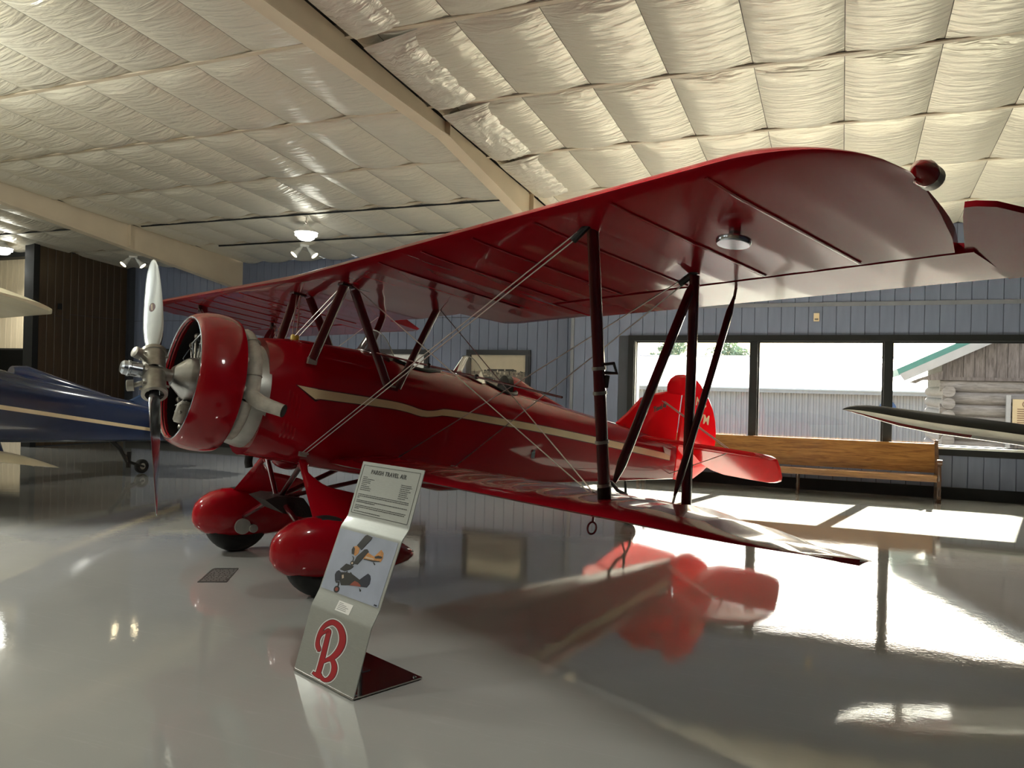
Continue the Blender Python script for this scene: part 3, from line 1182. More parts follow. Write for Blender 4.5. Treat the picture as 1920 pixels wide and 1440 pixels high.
# cream arrow stripe on both sides, with its dark outline
STT = [(1.20, .090), (1.94, .112), (2.10, .105), (2.28, .085), (2.40, .100), (2.52, .135), (3.2, .155), (3.75, .166), (5.0, .166), (6.26, .150)]
STB = [(1.20, .012), (1.94, .046), (2.10, .042), (2.28, .026), (2.40, .045), (2.52, .074), (3.2, .088), (3.75, .096), (5.0, .090), (6.26, .074)]


def decal_strip(sgn, grow, off, name, mat):
    secs = []
    ss = [1.20 + (6.26 - 1.20) * i / 90 for i in range(91)]
    ss[-1] += grow
    for s in ss:
        a, b = smooth(STB, s) - grow, smooth(STT, s) + grow
        row = []
        for k in range(4):
            z = a + (b - a) * k / 3
            row.append(L(s, sgn * (side_y(s, z) + off), z))
        row2 = [p - Vector((0, sgn * (off + .004), 0)) for p in row[::-1]]
        secs.append(row + row2)
    m = MB().loft(secs)
    g = grow
    tip = [(1.02 - 2.2 * g, .094 + .2 * g), (1.205, .092 + g), (1.215, .010 - g), (1.245 - .3 * g, .012 - g), (1.20 + g * .8, .004 - 2.6 * g)]
    pts = [(s, z) for s, z in tip]
    m.prism([L(s, sgn * (side_y(max(s, 1.0), z) + off), z) for s, z in pts], (0, -sgn * (off + .004), 0))
    return ob(name, m, mat, fus, sharp=40)


for sgn in (1, -1):
    decal_strip(sgn, .008, .0022, 'stripe_outline', M_border)
    o = decal_strip(sgn, 0, .0036, 'arrow_stripe', M_cream)
    o['label'] = 'cream arrow-headed stripe along the fuselage side'
# louvres, cap, hatch latch, belly scoop
for sgn in (1, -1):
    for i in range(4):
        s = .965 + .035 * i
        for za, zb_ in ((.045 - .012 * i, -.12 - .02 * i), (-.20 - .02 * i, -.36)):
            m = MB()
            secs = []
            for k in range(7):
                t = k / 6
                z = za + (zb_ - za) * t
                h = .013 * sin(pi * t) ** .5 if 0 < k < 6 else 0.001
                yb = side_y(s, z)
                secs.append([L(s - .008, sgn * (yb - .004), z), L(s + .004, sgn * (yb + h), z), L(s + .010, sgn * (yb - .004), z)])
            ob('louvre', m.loft(secs), M_red, fus)
ob('filler_cap', MB().lathe([(0, .038), (.035, .040), (.05, .034), (.052, 0)], L(1.10, 0, .505), (0, 0, 1), 16), M_yellow, fus)
ob('hatch_latch', MB().box(L(3.78, .325, -.19), L(3.73, .345, -.12)).lathe([(0, .018), (.02, .018), (.022, 0)], L(3.75, .335, -.115), (0, 1, 0), 12), M_steel, fus)
ob('tail_inspection_panel', MB().prism([L(6.06, .086, .225), L(6.24, .062, .205), L(6.25, .060, .13), L(6.12, .075, .15)], (0, .006, 0)), M_ring, fus)
bs = []
for s, w_, h in ((2.55, .03, .01), (2.66, .12, .07), (2.85, .16, .105), (3.05, .15, .10), (3.25, .10, .06), (3.42, .02, .01)):
    zb_ = smooth(FZB, s) + .02
    bs.append([L(s, w_ * cos(a), zb_ - (h + .02) * abs(sin(a)) if sin(a) < 0 else zb_ + .01) for a in [2 * pi * k / 16 for k in range(16)]])
ob('belly_scoop', MB().loft(bs), M_red, fus)
for s, y, z in ((1.18, .43, -.47), (2.04, .43, -.42), (2.72, .42, -.40), (1.90, .43, .235)):
    for sgn in (1, -1):
        ob('wire_fitting', MB().box(L(s + .03, sgn * (y - .03), z - .02), L(s - .03, sgn * (y + .012), z + .02)).tube([L(s - .04, sgn * (y + .014), z + .008), L(s + .04, sgn * (y + .014), z + .008)], .009, 6), M_dull, fus)
ob('step_plate', MB().sphere(L(2.55, .40, .235), .03, 10, 6, sc=(1.6, .5, .5)), M_strut, fus)

# ---- engine, cowling, exhaust
cowl = MB()
prof = [(.235, .487), (.205, .495), (.195, .508), (.205, .524), (.24, .545), (.30, .565), (.38, .577), (.46, .576), (.53, .564), (.545, .556), (.54, .545), (.42, .555), (.30, .535), (.235, .487)]
cowl.lathe([(-p[0], p[1]) for p in prof], L(0, 0, 0), (1, 0, 0), 64)
cw = ob('cowling', cowl, M_red, red, sharp=50)
ob('cowl_lip', MB().torus(L(.197, 0, 0), (1, 0, 0), .505, .006, 64, 6), M_steel, cw)
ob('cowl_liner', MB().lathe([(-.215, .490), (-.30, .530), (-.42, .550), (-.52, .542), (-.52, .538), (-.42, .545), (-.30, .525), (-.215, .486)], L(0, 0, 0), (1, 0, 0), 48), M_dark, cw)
eng = ob('crankcase', MB().lathe([(-.085, .03), (-.13, .045), (-.135, .075), (-.235, .165), (-.25, .175), (-.34, .19), (-.36, .215), (-.52, .215), (-.52, .0)], L(0, 0, 0), (1, 0, 0), 32), M_nose, red)
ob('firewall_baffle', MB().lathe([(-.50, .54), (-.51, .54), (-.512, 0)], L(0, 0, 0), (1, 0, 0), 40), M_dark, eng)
for k in range(9):
    a = pi / 2 + 2 * pi * k / 9
    d = Vector((0, cos(a), sin(a)))
    base = L(.42, 0, 0)
    cyl = MB()
    prof = []
    for i in range(13):
        t = .20 + .017 * i
        prof += [(t, .060), (t + .003, .078), (t + .008, .078), (t + .011, .060)]
    prof += [(.43, .07), (.455, .085), (.47, .07), (.475, 0)]
    cyl.lathe(prof, base, d, 18)
    c_ = ob('cylinder', cyl, M_engine, eng, sharp=30)
    n = Vector((0, -sin(a), cos(a)))
    rods = MB()
    for sg in (-1, 1):
        rods.tube([base + Vector((.10, 0, 0)) + n * .03 * sg + d * .19, base + Vector((.085, 0, 0)) + n * .06 * sg + d * .44], .011, 8)
        rods.sphere(base + Vector((.075, 0, 0)) + n * .062 * sg + d * .45, .03, 10, 6)
    ob('pushrod_tube', rods, M_dull, c_)
    plug = MB().tube([base + Vector((.12, 0, 0)) + d * .22 + n * .1, base + Vector((.15, 0, 0)) + d * .30 + n * .09, base + Vector((.10, 0, 0)) + d * .40 + n * .05], .007, 6)
    plug.sphere(base + Vector((.09, 0, 0)) + d * .40 + n * .05, .016, 8, 6)
    ob('ignition_lead', plug, M_steel, c_)
sump = MB().lathe([(0, .05), (.03, .075), (.16, .075), (.18, .06), (.19, .0)], L(.30, 0, -.19), (0.1, 0, -1), 18)
for a in range(6):
    sump.sphere(L(.24, .06 * cos(a * 1.05), -.28 + .06 * sin(a * 1.05)), .014, 8, 6)
ob('oil_sump', sump, M_dull, eng)
ring = MB().lathe([(-.60, .30), (-.62, .40), (-.66, .425), (-.74, .445), (-.80, .45), (-.80, .40)], L(0, 0, -.05), (1, 0, 0), 48)
ob('accessory_cowl', ring, M_ring, red, sharp=40)['label'] = 'weathered grey metal ring between engine and fuselage'


def arc(s, R, a0, a1, n=18):
    return [L(s, R * cos(a0 + (a1 - a0) * i / n), R * sin(a0 + (a1 - a0) * i / n)) for i in range(n + 1)]


for sg in (1, -1):
    ex = MB()
    A = [Vector((p.x, p.y * sg, p.z)) for p in arc(.64, .455, radians(78), radians(-12), 16)]
    ex.tube([A[0] + Vector((.05, -.02 * sg, 0)), A[0]] + A[1:], [.045] + [.055] * 6 + [.062] * (len(A) - 6), 14)
    B = [Vector((p.x, p.y * sg, p.z)) for p in arc(.62, .45, radians(-60), radians(-14), 10)]
    ex.tube([B[0] + Vector((.06, 0, 0))] + B, .05, 12)
    out = [L(.63, .44 * sg, -.02), L(.65, .475 * sg, -.07), L(.70, .525 * sg, -.105), L(.77, .585 * sg, -.125), L(.85, .66 * sg, -.145)]
    ex.tube(out, [.06, .064, .062, .056, .052], 16, cap=False)
    e_ = ob('exhaust_collector', ex, M_exh, red, sharp=50)
    ob('exhaust_mouth', MB().lathe([(0, .0495), (.001, .0)], Vector(out[-1]), Vector(out[-1]) - Vector(out[-2]), 18).torus(out[-1], Vector(out[-1]) - Vector(out[-2]), .050, .004, 20, 6), M_dark, e_)
    for q in (radians(52), radians(12)):
        p = Vector(L(.64, .455 * cos(q) * sg, .455 * sin(q)))
        tq = Vector((0, -sin(q) * sg, cos(q)))
        ob('exhaust_clamp', MB().torus(p, tq, .062, .005, 18, 6), M_dull, e_)
    for q in (radians(62), radians(28), radians(-2), radians(-38)):
        ob('exhaust_stub', MB().tube([L(.50, .43 * cos(q) * sg, .43 * sin(q)), L(.58, .44 * cos(q) * sg, .44 * sin(q)), L(.63, .455 * cos(q) * sg, .455 * sin(q))], .038, 10), M_exh, e_)

# ---- propeller
PB = -.682
prop = ob('propeller', MB().lathe([(.09, .04), (.085, .06), (-.06, .06), (-.10, .05), (-.14, .05)], L(0, 0, 0), (1, 0, 0), 20), M_dull, red)
for sg in (1, -1):
    d = Vector((0, sin(PB), cos(PB))) * sg
    tn = Vector((0, cos(PB), -sin(PB))) * sg
    ax = Vector((1, 0, 0))
    secs = []
    for r, ch, th, be in ((.06, .075, .075, 60), (.17, .08, .078, 60), (.24, .10, .070, 56), (.36, .155, .048, 48), (.52, .185, .034, 41), (.70, .195, .026, 35), (.90, .185, .020, 30), (1.08, .165, .016, 26), (1.20, .135, .012, 24), (1.28, .085, .009, 23), (1.315, .035, .005, 22)):
        b_ = -radians(be)
        cd = tn * cos(b_) + ax * sin(b_)
        nd = cd.cross(d)
        c = L(0, 0, 0) + d * r
        secs.append([c + cd * (ch / 2 * cos(2 * pi * k / 18)) + nd * (th / 2 * sin(2 * pi * k / 18)) for k in range(18)])
    bl = ob('blade', MB().loft(secs), M_steel, prop, sharp=60)
    hubm = MB().lathe([(.02, .085), (.05, .088), (.19, .088), (.195, .098), (.225, .098), (.23, .07)], L(0, 0, 0), d, 24)
    for q in (-1, 1):
        hubm.tube([L(0, 0, 0) + d * (.155 + .0 * q) + ax * .10 + tn * .04 * q, L(0, 0, 0) + d * .155 - ax * .10 + tn * .04 * q], .012, 8)
    ob('hub_barrel', hubm, M_dull, prop)
    b_ = radians(30)
    cw_ = L(0, 0, 0) + ax * .13 + tn * .075 + d * .10
    ob('counterweight', MB().lathe([(0, .0), (.0, .045), (.05, .045), (.055, .035), (.055, 0)], cw_, ax + tn * .4, 18).tube([cw_, L(0, 0, 0) + d * .1 + ax * .05], .02, 8), M_dull, prop)
    if sg == 1:
        c = L(0, 0, 0) + d * .72
        b_ = -radians(34.5)
        cd = tn * cos(b_) + ax * sin(b_)
        nd = cd.cross(d)
        if nd.dot(Vector((.6, .75, .1))) < 0:
            nd = -nd
        pts = [c + nd * .0132 + cd * (.030 * cos(2 * pi * k / 20)) + d * (.048 * sin(2 * pi * k / 20)) for k in range(20)]
        dk = ob('blade_emblem', MB().prism(pts, nd * .0016), M_maroon, bl)
        dk['label'] = 'dark red oval emblem on the upper blade'
        ob('emblem_bar', MB().prism([c + nd * .0145 + cd * a + d * b for a, b in ((-.004, -.035), (.004, -.035), (.004, .035), (-.004, .035))], nd * .0016), M_cream, bl)
ob('hub_cylinder', MB().lathe([(.06, .035), (.09, .05), (.10, .058), (.18, .058), (.185, .064), (.20, .064), (.205, .058), (.235, .055), (.25, .04), (.252, 0)], L(0, 0, 0), (1, 0, 0), 24), M_steel, prop)

# ---- struts and wires
for sg in (1, -1):
    S = lambda s, y, z: L(s, y * sg, z)
    FT, RT, FB, RB = S(1.277, 3.52, 1.085), S(2.19, 3.52, 1.065), S(1.696, 3.50, -.43), S(2.43, 3.50, -.43)
    ob('interplane_strut', MB().strut(FT, FB, .088, .042), M_strut, red)
    ob('interplane_strut', MB().strut(RT, RB, .088, .042), M_strut, red)
    ob('interplane_strut', MB().strut(S(2.20, 3.52, 1.05), S(1.75, 3.50, -.30), .075, .038, ends=.4), M_strut, red)
    pr = ob('aileron_pushrod', MB().strut(S(2.56, 3.56, 1.02), S(2.25, 3.54, -.33), .06, .032, ends=.35), M_strut, red)
    ob('rod_end', MB().tube([S(2.255, 3.54, -.31), S(2.235, 3.54, -.42)], .008, 8).tube([S(2.56, 3.56, 1.0), S(2.57, 3.56, 1.12)], .010, 8), M_wire, pr)
    # cabane
    CT, CR = S(1.25, .52, 1.04), S(2.20, .51, 1.04)
    ob('cabane_strut', MB().strut(CT, S(1.11, .435, .33), .088, .045), M_strut, red)
    ob('cabane_strut', MB().strut(S(1.36, .47, 1.0), S(1.87, .43, .23), .088, .045), M_strut, red)
    ob('cabane_strut', MB().strut(CR, S(1.97, .43, .24), .075, .042), M_strut, red)
    ob('strut_foot', MB().box(S(1.15, .415, .29), S(1.07, .45, .345)), M_dull, red)
    ob('strut_foot', MB().box(S(1.97, .415, .21), S(1.86, .445, .25)), M_strut, red)
    ob('wing_root_fitting', MB().box(S(1.33, .47, 1.0), S(1.20, .57, 1.05)).tube([S(1.30, .50, 1.02), S(2.20, .50, 1.03)], .011, 8), M_leather, red)
    wires = []
    for dd in (-.018, .018):
        wires.append([S(1.22 + dd, 3.48, 1.05), S(1.18 + dd, .44, -.46)])          # flying wires, front
        wires.append([S(2.16, 3.48 , 1.05), S(2.04, .44, -.42)] if dd < 0 else [S(2.20, 3.48, 1.05), S(2.72, .43, -.40)])
        wires.append([S(1.26 + dd, .50, 1.02), S(1.10 + dd, .02, .535)])            # cabane cross wires
    wires.append([S(1.275, .56, 1.03), S(1.76, 3.33, -.40)])                        # landing wires
    wires.append([S(2.19, .56, 1.03), S(1.79, 3.33, -.40)])
    wires.append([S(1.29, .48, 1.03), S(1.88, .44, .25)])
    for a, b in wires:
        ob('rigging_wire', MB().tube([a, b], .0042, 6), M_wire, red)
    jav = MB().strut(S(1.56, .70, .475), S(1.87, 2.80, .204), .016, .016, n=8)
    ob('javelin_rod', jav, M_strut, red)
    for p in (S(1.75, 1.95, .315), S(1.66, 1.40, .385)):
        ob('javelin_clip', MB().sphere(p, .02, 8, 6), M_leather, red)
    ob('wire_end', MB().tube([S(1.215, 3.44, 1.01), S(1.23, 3.56, 1.115)], .022, 8), M_leather, red)
    ob('wire_end', MB().tube([S(2.165, 3.43, 1.01), S(2.18, 3.54, 1.09)], .022, 8), M_leather, red)
    ob('wire_end', MB().tube([S(1.78, 3.30, -.39), S(1.80, 3.42, -.44)], .018, 8), M_leather, red)
    if sg == 1:
        # instruments, clamps and tubing strapped to the port front strut
        P = lambda t: FT + (FB - FT) * t
        for t in (.495, .585, .765, .925):
            ob('strut_clamp', MB().strut(P(t), P(t + .012), .10, .054), M_dull, red)
        ob('pitot_tube', MB().tube([P(.50) + Vector((-.03, -.03, 0)), P(.60) + Vector((-.055, -.03, 0)), P(.75) + Vector((-.05, -.02, 0)), P(.93) + Vector((-.055, -.02, 0)), P(.985) + Vector((-.03, .0, 0))], .014, 8), M_leather, red)
        ob('strut_bracket', MB().tube([P(.485) + Vector((-.02, 0, 0)), P(.48) + Vector((-.12, 0, .02)), P(.495) + Vector((-.15, 0, -.01)), P(.505) + Vector((-.05, 0, -.01))], .010, 8), M_leather, red)
        ob('strut_fitting', MB().tube([P(.54) + Vector((-.05, 0, .03)), P(.54) + Vector((-.05, 0, -.04))], .022, 8), M_leather, red)
    ob('strut_boot', MB().strut(P(.94) if sg == 1 else FT + (FB - FT) * .94, FB, .10, .056), M_leather, red)
    ob('tie_down_ring', MB().torus(S(1.60, 3.52, -.575), (0, 1, 0), .034, .006, 20, 6).tube([S(1.60, 3.52, -.545), S(1.60, 3.52, -.50)], .008, 6), M_strut, red)
# light, inspection disc
ob('navigation_light', MB().lathe([(0, .0), (.0, .052), (.03, .055), (.08, .035), (.11, .0)], L(1.53, 5.235, ZU(5.2) + .040), (1, 0, 0), 18), pm('red_lens', (.22, .004, .006), .08, coat=1.0), red)
ob('navigation_light_base', MB().lathe([(0, .052), (.05, .052), (.06, .04), (.062, 0)], L(1.53, 5.235, ZU(5.2) + .040), (-1, 0, 0), 18).tube([L(1.50, 5.245, ZU(5.2) + .035), L(1.50, 5.20, ZU(5.2) + .02), L(1.50, 5.10, ZU(5.2) + .024)], .009, 8), M_ring, red)
ob('underwing_disc', MB().lathe([(0, .0), (0, .085), (.012, .092), (.03, .092), (.032, 0)], L(1.66, 4.2, 1.02), (0, 0, 1), 28).tube([L(1.66, 4.2, 1.03), L(1.66, 4.2, 1.12)], .03, 8), M_steel, red)
# upper gap covers: seam lines of rib tape on the wing underside near the tip
for sg in (1, -1):
    for yy in (1.5, 2.1, 2.7, 3.3, 3.9, 4.5):
        tp = MB()
        secs = []
        for k in range(15):
            x = .05 + .93 * k / 14
            s = .95 + 1.47 * x
            xr = (s - .95) / 1.93
            z = ZU(yy) + 1.93 * foil_l(xr)
            secs.append([L(s, sg * (yy - .012), z - .0045), L(s, sg * yy, z - .0065), L(s, sg * (yy + .012), z - .0045), L(s, sg * yy, z + .004)])
        ob('rib_tape', tp.loft(secs), M_fabric, red)

# ---- tail
def plate(outline, th, name, mat, sgn=None, zfun=None):
    """outline in (s, z) for upright plates"""
    n = len(outline)
    a = [L(s, th / 2, z) for s, z in outline]
    b = [L(s, -th / 2, z) for s, z in outline]
    cs = sum(s for s, z in outline) / n
    cz = sum(z for s, z in outline) / n
    m = MB()
    k = .97
    ia = [L(cs + (s - cs) * .93, th / 2, cz + (z - cz) * .93) for s, z in outline]
    ib = [L(cs + (s - cs) * .93, -th / 2, cz + (z - cz) * .93) for s, z in outline]
    md = [L(s, 0, z) for s, z in outline]
    vs = ia + md + ib
    fs = [tuple(range(n)), tuple(range(3 * n - 1, 2 * n - 1, -1))]
    for i in range(n):
        j = (i + 1) % n
        fs += [(i, j, n + j, n + i), (n + i, n + j, 2 * n + j, 2 * n + i)]
    m.add(vs, fs)
    return ob(name, m, mat, red, sharp=25)


fin = plate([(5.25, .40), (5.42, .55), (5.62, .77), (5.85, .865), (6.09, .935), (6.385, .955), (6.395, .20), (5.6, .30)], .05, 'fin', M_tail)
rud_o = [(6.41, .965), (6.095, .945), (6.085, 1.03), (6.13, 1.11), (6.22, 1.175), (6.36, 1.21), (6.50, 1.215), (6.66, 1.185), (6.82, 1.10), (6.96, .975), (7.07, .85), (7.145, .71), (7.19, .56), (7.205, .43), (7.19, .27), (7.13, .12), (7.02, .02), (6.80, -.125), (6.62, -.16), (6.41, -.155)]
rudder = plate(rud_o, .045, 'rudder', M_tail)
fx = Matrix(((-1, 0, 0, 0), (0, 0, 1, 0), (0, 1, 0, 0), (0, 0, 0, 1)))


def on_fin(s, z, off, flip=1):
    o_ = L(s, off, z)
    if flip > 0:      # port side, text reads towards the tail
        return Matrix(((-1, 0, 0, o_.x), (0, 0, 1, o_.y), (0, 1, 0, o_.z), (0, 0, 0, 1)))
    return Matrix(((1, 0, 0, o_.x), (0, 0, -1, o_.y), (0, 1, 0, o_.z), (0, 0, 0, 1)))


M_letter = pm('cream_lettering', (.72, .55, .36), .4)
M_script = pm('dark_script_paint', (.03, .015, .01), .4)
t_ = text_mesh('NC', .15, M_letter, rudder, 'rudder_lettering', on_fin(6.66, .86, .0235), spacing=1.05, offset=.004)
t_ = text_mesh('7M', .17, M_letter, rudder, 'rudder_lettering', on_fin(6.77, .64, .0235), spacing=1.0, offset=.004)
rot_ = Matrix.Rotation(radians(24), 4, 'Z')
text_mesh('Travel Air', .085, M_script, fin, 'fin_script', on_fin(5.86, .63, .0262) @ rot_, shear=.35, spacing=.78, offset=.003)
# stabilisers and drooping elevators
for sg in (1, -1):
    S = lambda s, y, z: L(s, y * sg, z)
    zst = lambda y: .292 - .035 * y
    o_ = [(5.62, .09), (5.78, .55), (5.97, 1.05), (6.12, 1.42), (6.22, 1.48), (6.40, 1.49), (6.42, .05), (5.75, .06)]
    m = MB()
    n = len(o_)
    c0 = (sum(p[0] for p in o_) / n, sum(p[1] for p in o_) / n)
    for dz in (1,):
        top = [S(c0[0] + (a - c0[0]) * .93, c0[1] + (b - c0[1]) * .93, zst(b) + .024) for a, b in o_]
        bot = [S(c0[0] + (a - c0[0]) * .93, c0[1] + (b - c0[1]) * .93, zst(b) - .024) for a, b in o_]
        mid = [S(a, b, zst(b)) for a, b in o_]
    m.add(top + mid + bot, [tuple(range(n)), tuple(range(3 * n - 1, 2 * n - 1, -1))] + [f for i in range(n) for f in ((i, (i + 1) % n, n + (i + 1) % n, n + i), (n + i, n + (i + 1) % n, 2 * n + (i + 1) % n, 2 * n + i))])
    ob('stabilizer', m, M_tail, red, sharp=25)
    # elevator: hinge at s = 6.43, hanging down aft
    dr = radians(29)
    def E(c, y, off=0.0):
        return S(6.44 + c * cos(dr) + off * sin(dr), y, zst(y) - c * sin(dr) + off * cos(dr))
    e_ = [(0, .14), (.0, 1.44), (.02, 1.47), (.20, 1.42), (.40, 1.345), (.50, 1.28), (.55, 1.19), (.58, 1.08), (.585, .8), (.57, .40), (.50, .24), (.38, .15)]
    n = len(e_)
    cc = (.25, .85)
    m = MB()
    m.add([E(cc[0] + (a - cc[0]) * .9, cc[1] + (b - cc[1]) * .95, .018) for a, b in e_] + [E(a, b, 0) for a, b in e_] + [E(cc[0] + (a - cc[0]) * .9, cc[1] + (b - cc[1]) * .95, -.018) for a, b in e_],
          [tuple(range(n)), tuple(range(3 * n - 1, 2 * n - 1, -1))] + [f for i in range(n) for f in ((i, (i + 1) % n, n + (i + 1) % n, n + i), (n + i, n + (i + 1) % n, 2 * n + (i + 1) % n, 2 * n + i))])
    ob('elevator', m, M_tail, red, sharp=25)
    for a, b in (([6.0, .025, .80], [6.36, .86, .28]), ([6.05, .025, .80], [6.42, .86, .28]), ([6.30, .03, -.10], [6.36, .86, .25])):
        ob('tail_brace_wire', MB().tube([S(*a), S(*b)], .006, 6), M_wire, red)
# tail wheel
tw = ob('tail_wheel', MB().lathe([(-.045, .03), (-.045, .085), (-.03, .105), (0, .11), (.03, .105), (.045, .085), (.045, .03)], L(5.70, 0, -.69), (0, 1, 0), 24, cap=True), M_black, red)
ob('tail_spring', MB().tube([L(5.30, 0, -.30), L(5.45, 0, -.40), L(5.62, 0, -.44)], .022, 8).tube([L(5.56, 0, -.27), L(5.60, 0, -.44)], .016, 8), M_leather, red)
ob('tail_wheel_fork', MB().tube([L(5.62, 0, -.44), L(5.64, .06, -.55), L(5.70, .06, -.69)], .014, 8).tube([L(5.62, 0, -.44), L(5.64, -.06, -.55), L(5.70, -.06, -.69)], .014, 8).tube([L(5.70, -.06, -.69), L(5.70, .06, -.69)], .012, 8), M_leather, red)

# ---- landing gear
for sg in (1, -1):
    S = lambda s, y, z: L(s, y * sg, z)
    wc = (1.25, .98, -1.215)
    wh = ob('wheel', MB().lathe([(-.085, .15), (-.10, .20), (-.10, .26), (-.075, .298), (-.035, .312), (0, .314), (.035, .312), (.075, .298), (.10, .26), (.10, .20), (.085, .15)], S(*wc), (0, 1, 0), 40), M_black, red)
    ob('wheel_hub', MB().lathe([(-.075, 0), (-.08, .06), (-.07, .15), (.07, .15), (.08, .06), (.075, 0)], S(*wc), (0, 1, 0), 28), M_ring, wh)
    pant = []
    for s, hw, zt_, zb_ in ((.815, .012, -1.165, -1.21), (.83, .06, -1.10, -1.28), (.87, .105, -1.045, -1.33), (.95, .150, -.98, -1.375), (1.06, .178, -.935, -1.39), (1.20, .188, -.912, -1.385), (1.36, .184, -.915, -1.37), (1.54, .165, -.945, -1.345), (1.72, .132, -.99, -1.31), (1.88, .095, -1.045, -1.27), (2.00, .06, -1.095, -1.225), (2.06, .025, -1.13, -1.185), (2.075, .004, -1.15, -1.165)):
        zc, h = (zt_ + zb_) / 2, (zt_ - zb_) / 2
        sec = []
        for k in range(28):
            a = 2 * pi * k / 28
            c_, s_ = cos(a), sin(a)
            sec.append(S(s, .98 + hw * (abs(c_) ** .85) * (1 if c_ > 0 else -1), zc + h * (abs(s_) ** .85) * (1 if s_ > 0 else -1)))
        pant.append(sec)
    pt = ob('wheel_pant', MB().loft(pant), M_red, red, sharp=60)
    ob('brake_plate', MB().lathe([(0, .0), (0, .075), (.03, .075), (.032, 0)], S(1.24, .79, -1.26), (0, -sg, 0), 20).lathe([(0, .0), (0, .04), (.05, .04), (.052, 0)], S(1.34, .79, -1.27), (0, -sg, 0), 16), M_ring, pt)
    ob('pant_seam', MB().tube([S(1.30 + .04 * k, .98 + (.05 + .11 * sin(k * .8)) , -.925 - .02 * k) for k in range(4)], .005, 6), M_strut, pt)
    # broad sheet fairing of the leg
    secs = []
    for t in (0, .06, .13, .2, .24, .28, .32, .36, .39, .415, .435, .455, .48, .52, .6, .7, .8, .9, 1.0):
        y = .385 + .60 * t
        z = -.53 - .46 * t
        f = 1.168 - .036 * t
        r = interp([(0, 1.245), (.2, 1.222), (.28, 1.268), (.36, 1.328), (.415, 1.41), (.435, 1.51), (.455, 1.63), (.48, 1.72), (.52, 1.76), (1.0, 1.84)], t)
        th = .028 + .02 * t
        nrm = Vector((0, .61 * sg, .79))
        nn = 12
        sec = []
        for i in range(nn):
            a = 2 * pi * i / nn
            sec.append(S((f + r) / 2 + (r - f) / 2 * cos(a), y, z) + Vector((0, .61 * sg, .79)) * th * sin(a) * .8)
        secs.append(sec)
    ob('gear_leg_fairing', MB().loft(secs), M_red, red, sharp=60)
    ob('gear_strut', MB().strut(S(1.20, .39, -.56), S(1.21, .05, -.87), .05, .034), M_strut, red)
    ob('gear_strut', MB().strut(S(1.95, .39, -.58), S(1.26, .05, -.87), .05, .034), M_strut, red)
    ob('axle', MB().strut(S(1.21, .04, -.885), S(1.25, .90, -1.20), .055, .045), M_strut, red)
    ob('leg_fillet', MB().lathe([(0, .05), (.02, .035), (.04, .03)], S(1.21, .40, -.565), (0, sg * .6, -.8), 14), M_red, red)
ob('axle_cover', MB().loft([[L(1.02, y, -.90), L(1.12, y, -.86), L(1.36, y, -.855), L(1.50, y, -.99), L(1.47, y, -1.03), L(1.20, y, -1.0)] for y in (-.20, -.10, .10, .20)]), M_leather, red, sharp=25)['label'] = 'black boxy cover over the middle of the axle'
ob('drain_pipe', MB().tube([L(.93, -.12, -.52), L(.935, -.12, -.62), L(.95, -.12, -.66)], .035, 10), M_black, red)
ob('belly_bulge', MB().sphere(L(1.30, -.15, -.57), .12, 14, 8, sc=(1.2, 1, .6)), M_red, fus)
# ------------------------------------------------------------------ the dark blue biplane at the left
M_navy = pm('navy_paint', (0.010, 0.022, 0.075), 0.2, coat=1.0, var=0.08, scale=2)
M_navy2 = pm('mid_blue_paint', (0.03, 0.065, 0.15), 0.25, coat=0.8, var=0.06)
M_wingcream = pm('cream_wing_fabric', (0.60, 0.54, 0.38), 0.35, coat=0.4, var=0.05)
baz = radians(8)
bpsi = math.atan2(-cos(baz), -sin(baz))
bth = 0.163944697
_fw = Vector((cos(bpsi) * cos(bth), sin(bpsi) * cos(bth), sin(bth)))
_po = Vector((-sin(bpsi), cos(bpsi), 0))
_up = _fw.cross(_po)
bO = Vector((-11.12, 10.15, 0.0)) + _fw * 5.70 + _up * .80
blue = plane_root('biplane', bO, bpsi, bth)
tag(blue, 'dark blue biplane with a thin cream stripe, tail towards the propeller', 'airplane')
_old = red
build_biplane_shell(blue, M_navy, M_wingcream, ky=1.98, kl=1.88, ds=-.6, dzl=-.24)
bfus = ob('fuselage', MB().loft([fus_sec(s) for s in [.78, .9, 1.1, 1.4, 1.7] + [2.0 + .2 * i for i in range(22)] + [6.4]]), M_navy, blue, sharp=35)
for sgn in (1, -1):
    secs = []
    for i in range(50):
        s = 1.0 + 5.35 * i / 49
        a, b = -.065, .005 - .018 * i / 49
        row = [L(s, sgn * (side_y(s, a + (b - a) * k / 2) + .004), a + (b - a) * k / 2) for k in range(3)]
        secs.append(row + [p - Vector((0, sgn * .008, 0)) for p in row[::-1]])
    ob('pin_stripe', MB().loft(secs), M_cream, bfus)
hsb = []
for s, w_, h in ((3.3, .10, .10), (3.5, .15, .16), (3.8, .14, .13), (4.3, .09, .07), (4.9, .02, .01)):
    zb_ = smooth(FZT, s) - .03
    hsb.append([L(s, w_ * cos(a), zb_ + (h + .03) * max(0, sin(a)) ** .8) for a in [pi * k / 12 for k in range(13)]] + [L(s, 0, zb_ - .02)])
ob('headrest_fairing', MB().loft(hsb), M_navy, bfus)
ob('cowling', MB().lathe([(-.20, .46), (-.195, .50), (-.30, .55), (-.46, .565), (-.60, .55), (-.80, .45), (-.8, .2), (-.25, .2), (-.25, .46)], L(0, 0, 0), (1, 0, 0), 40), M_navy, blue)
red = blue
fin_b = plate([(5.25, .40), (5.42, .52), (5.7, .62), (6.0, .68), (6.385, .69), (6.395, .20), (5.6, .30)], .05, 'fin', M_navy2)
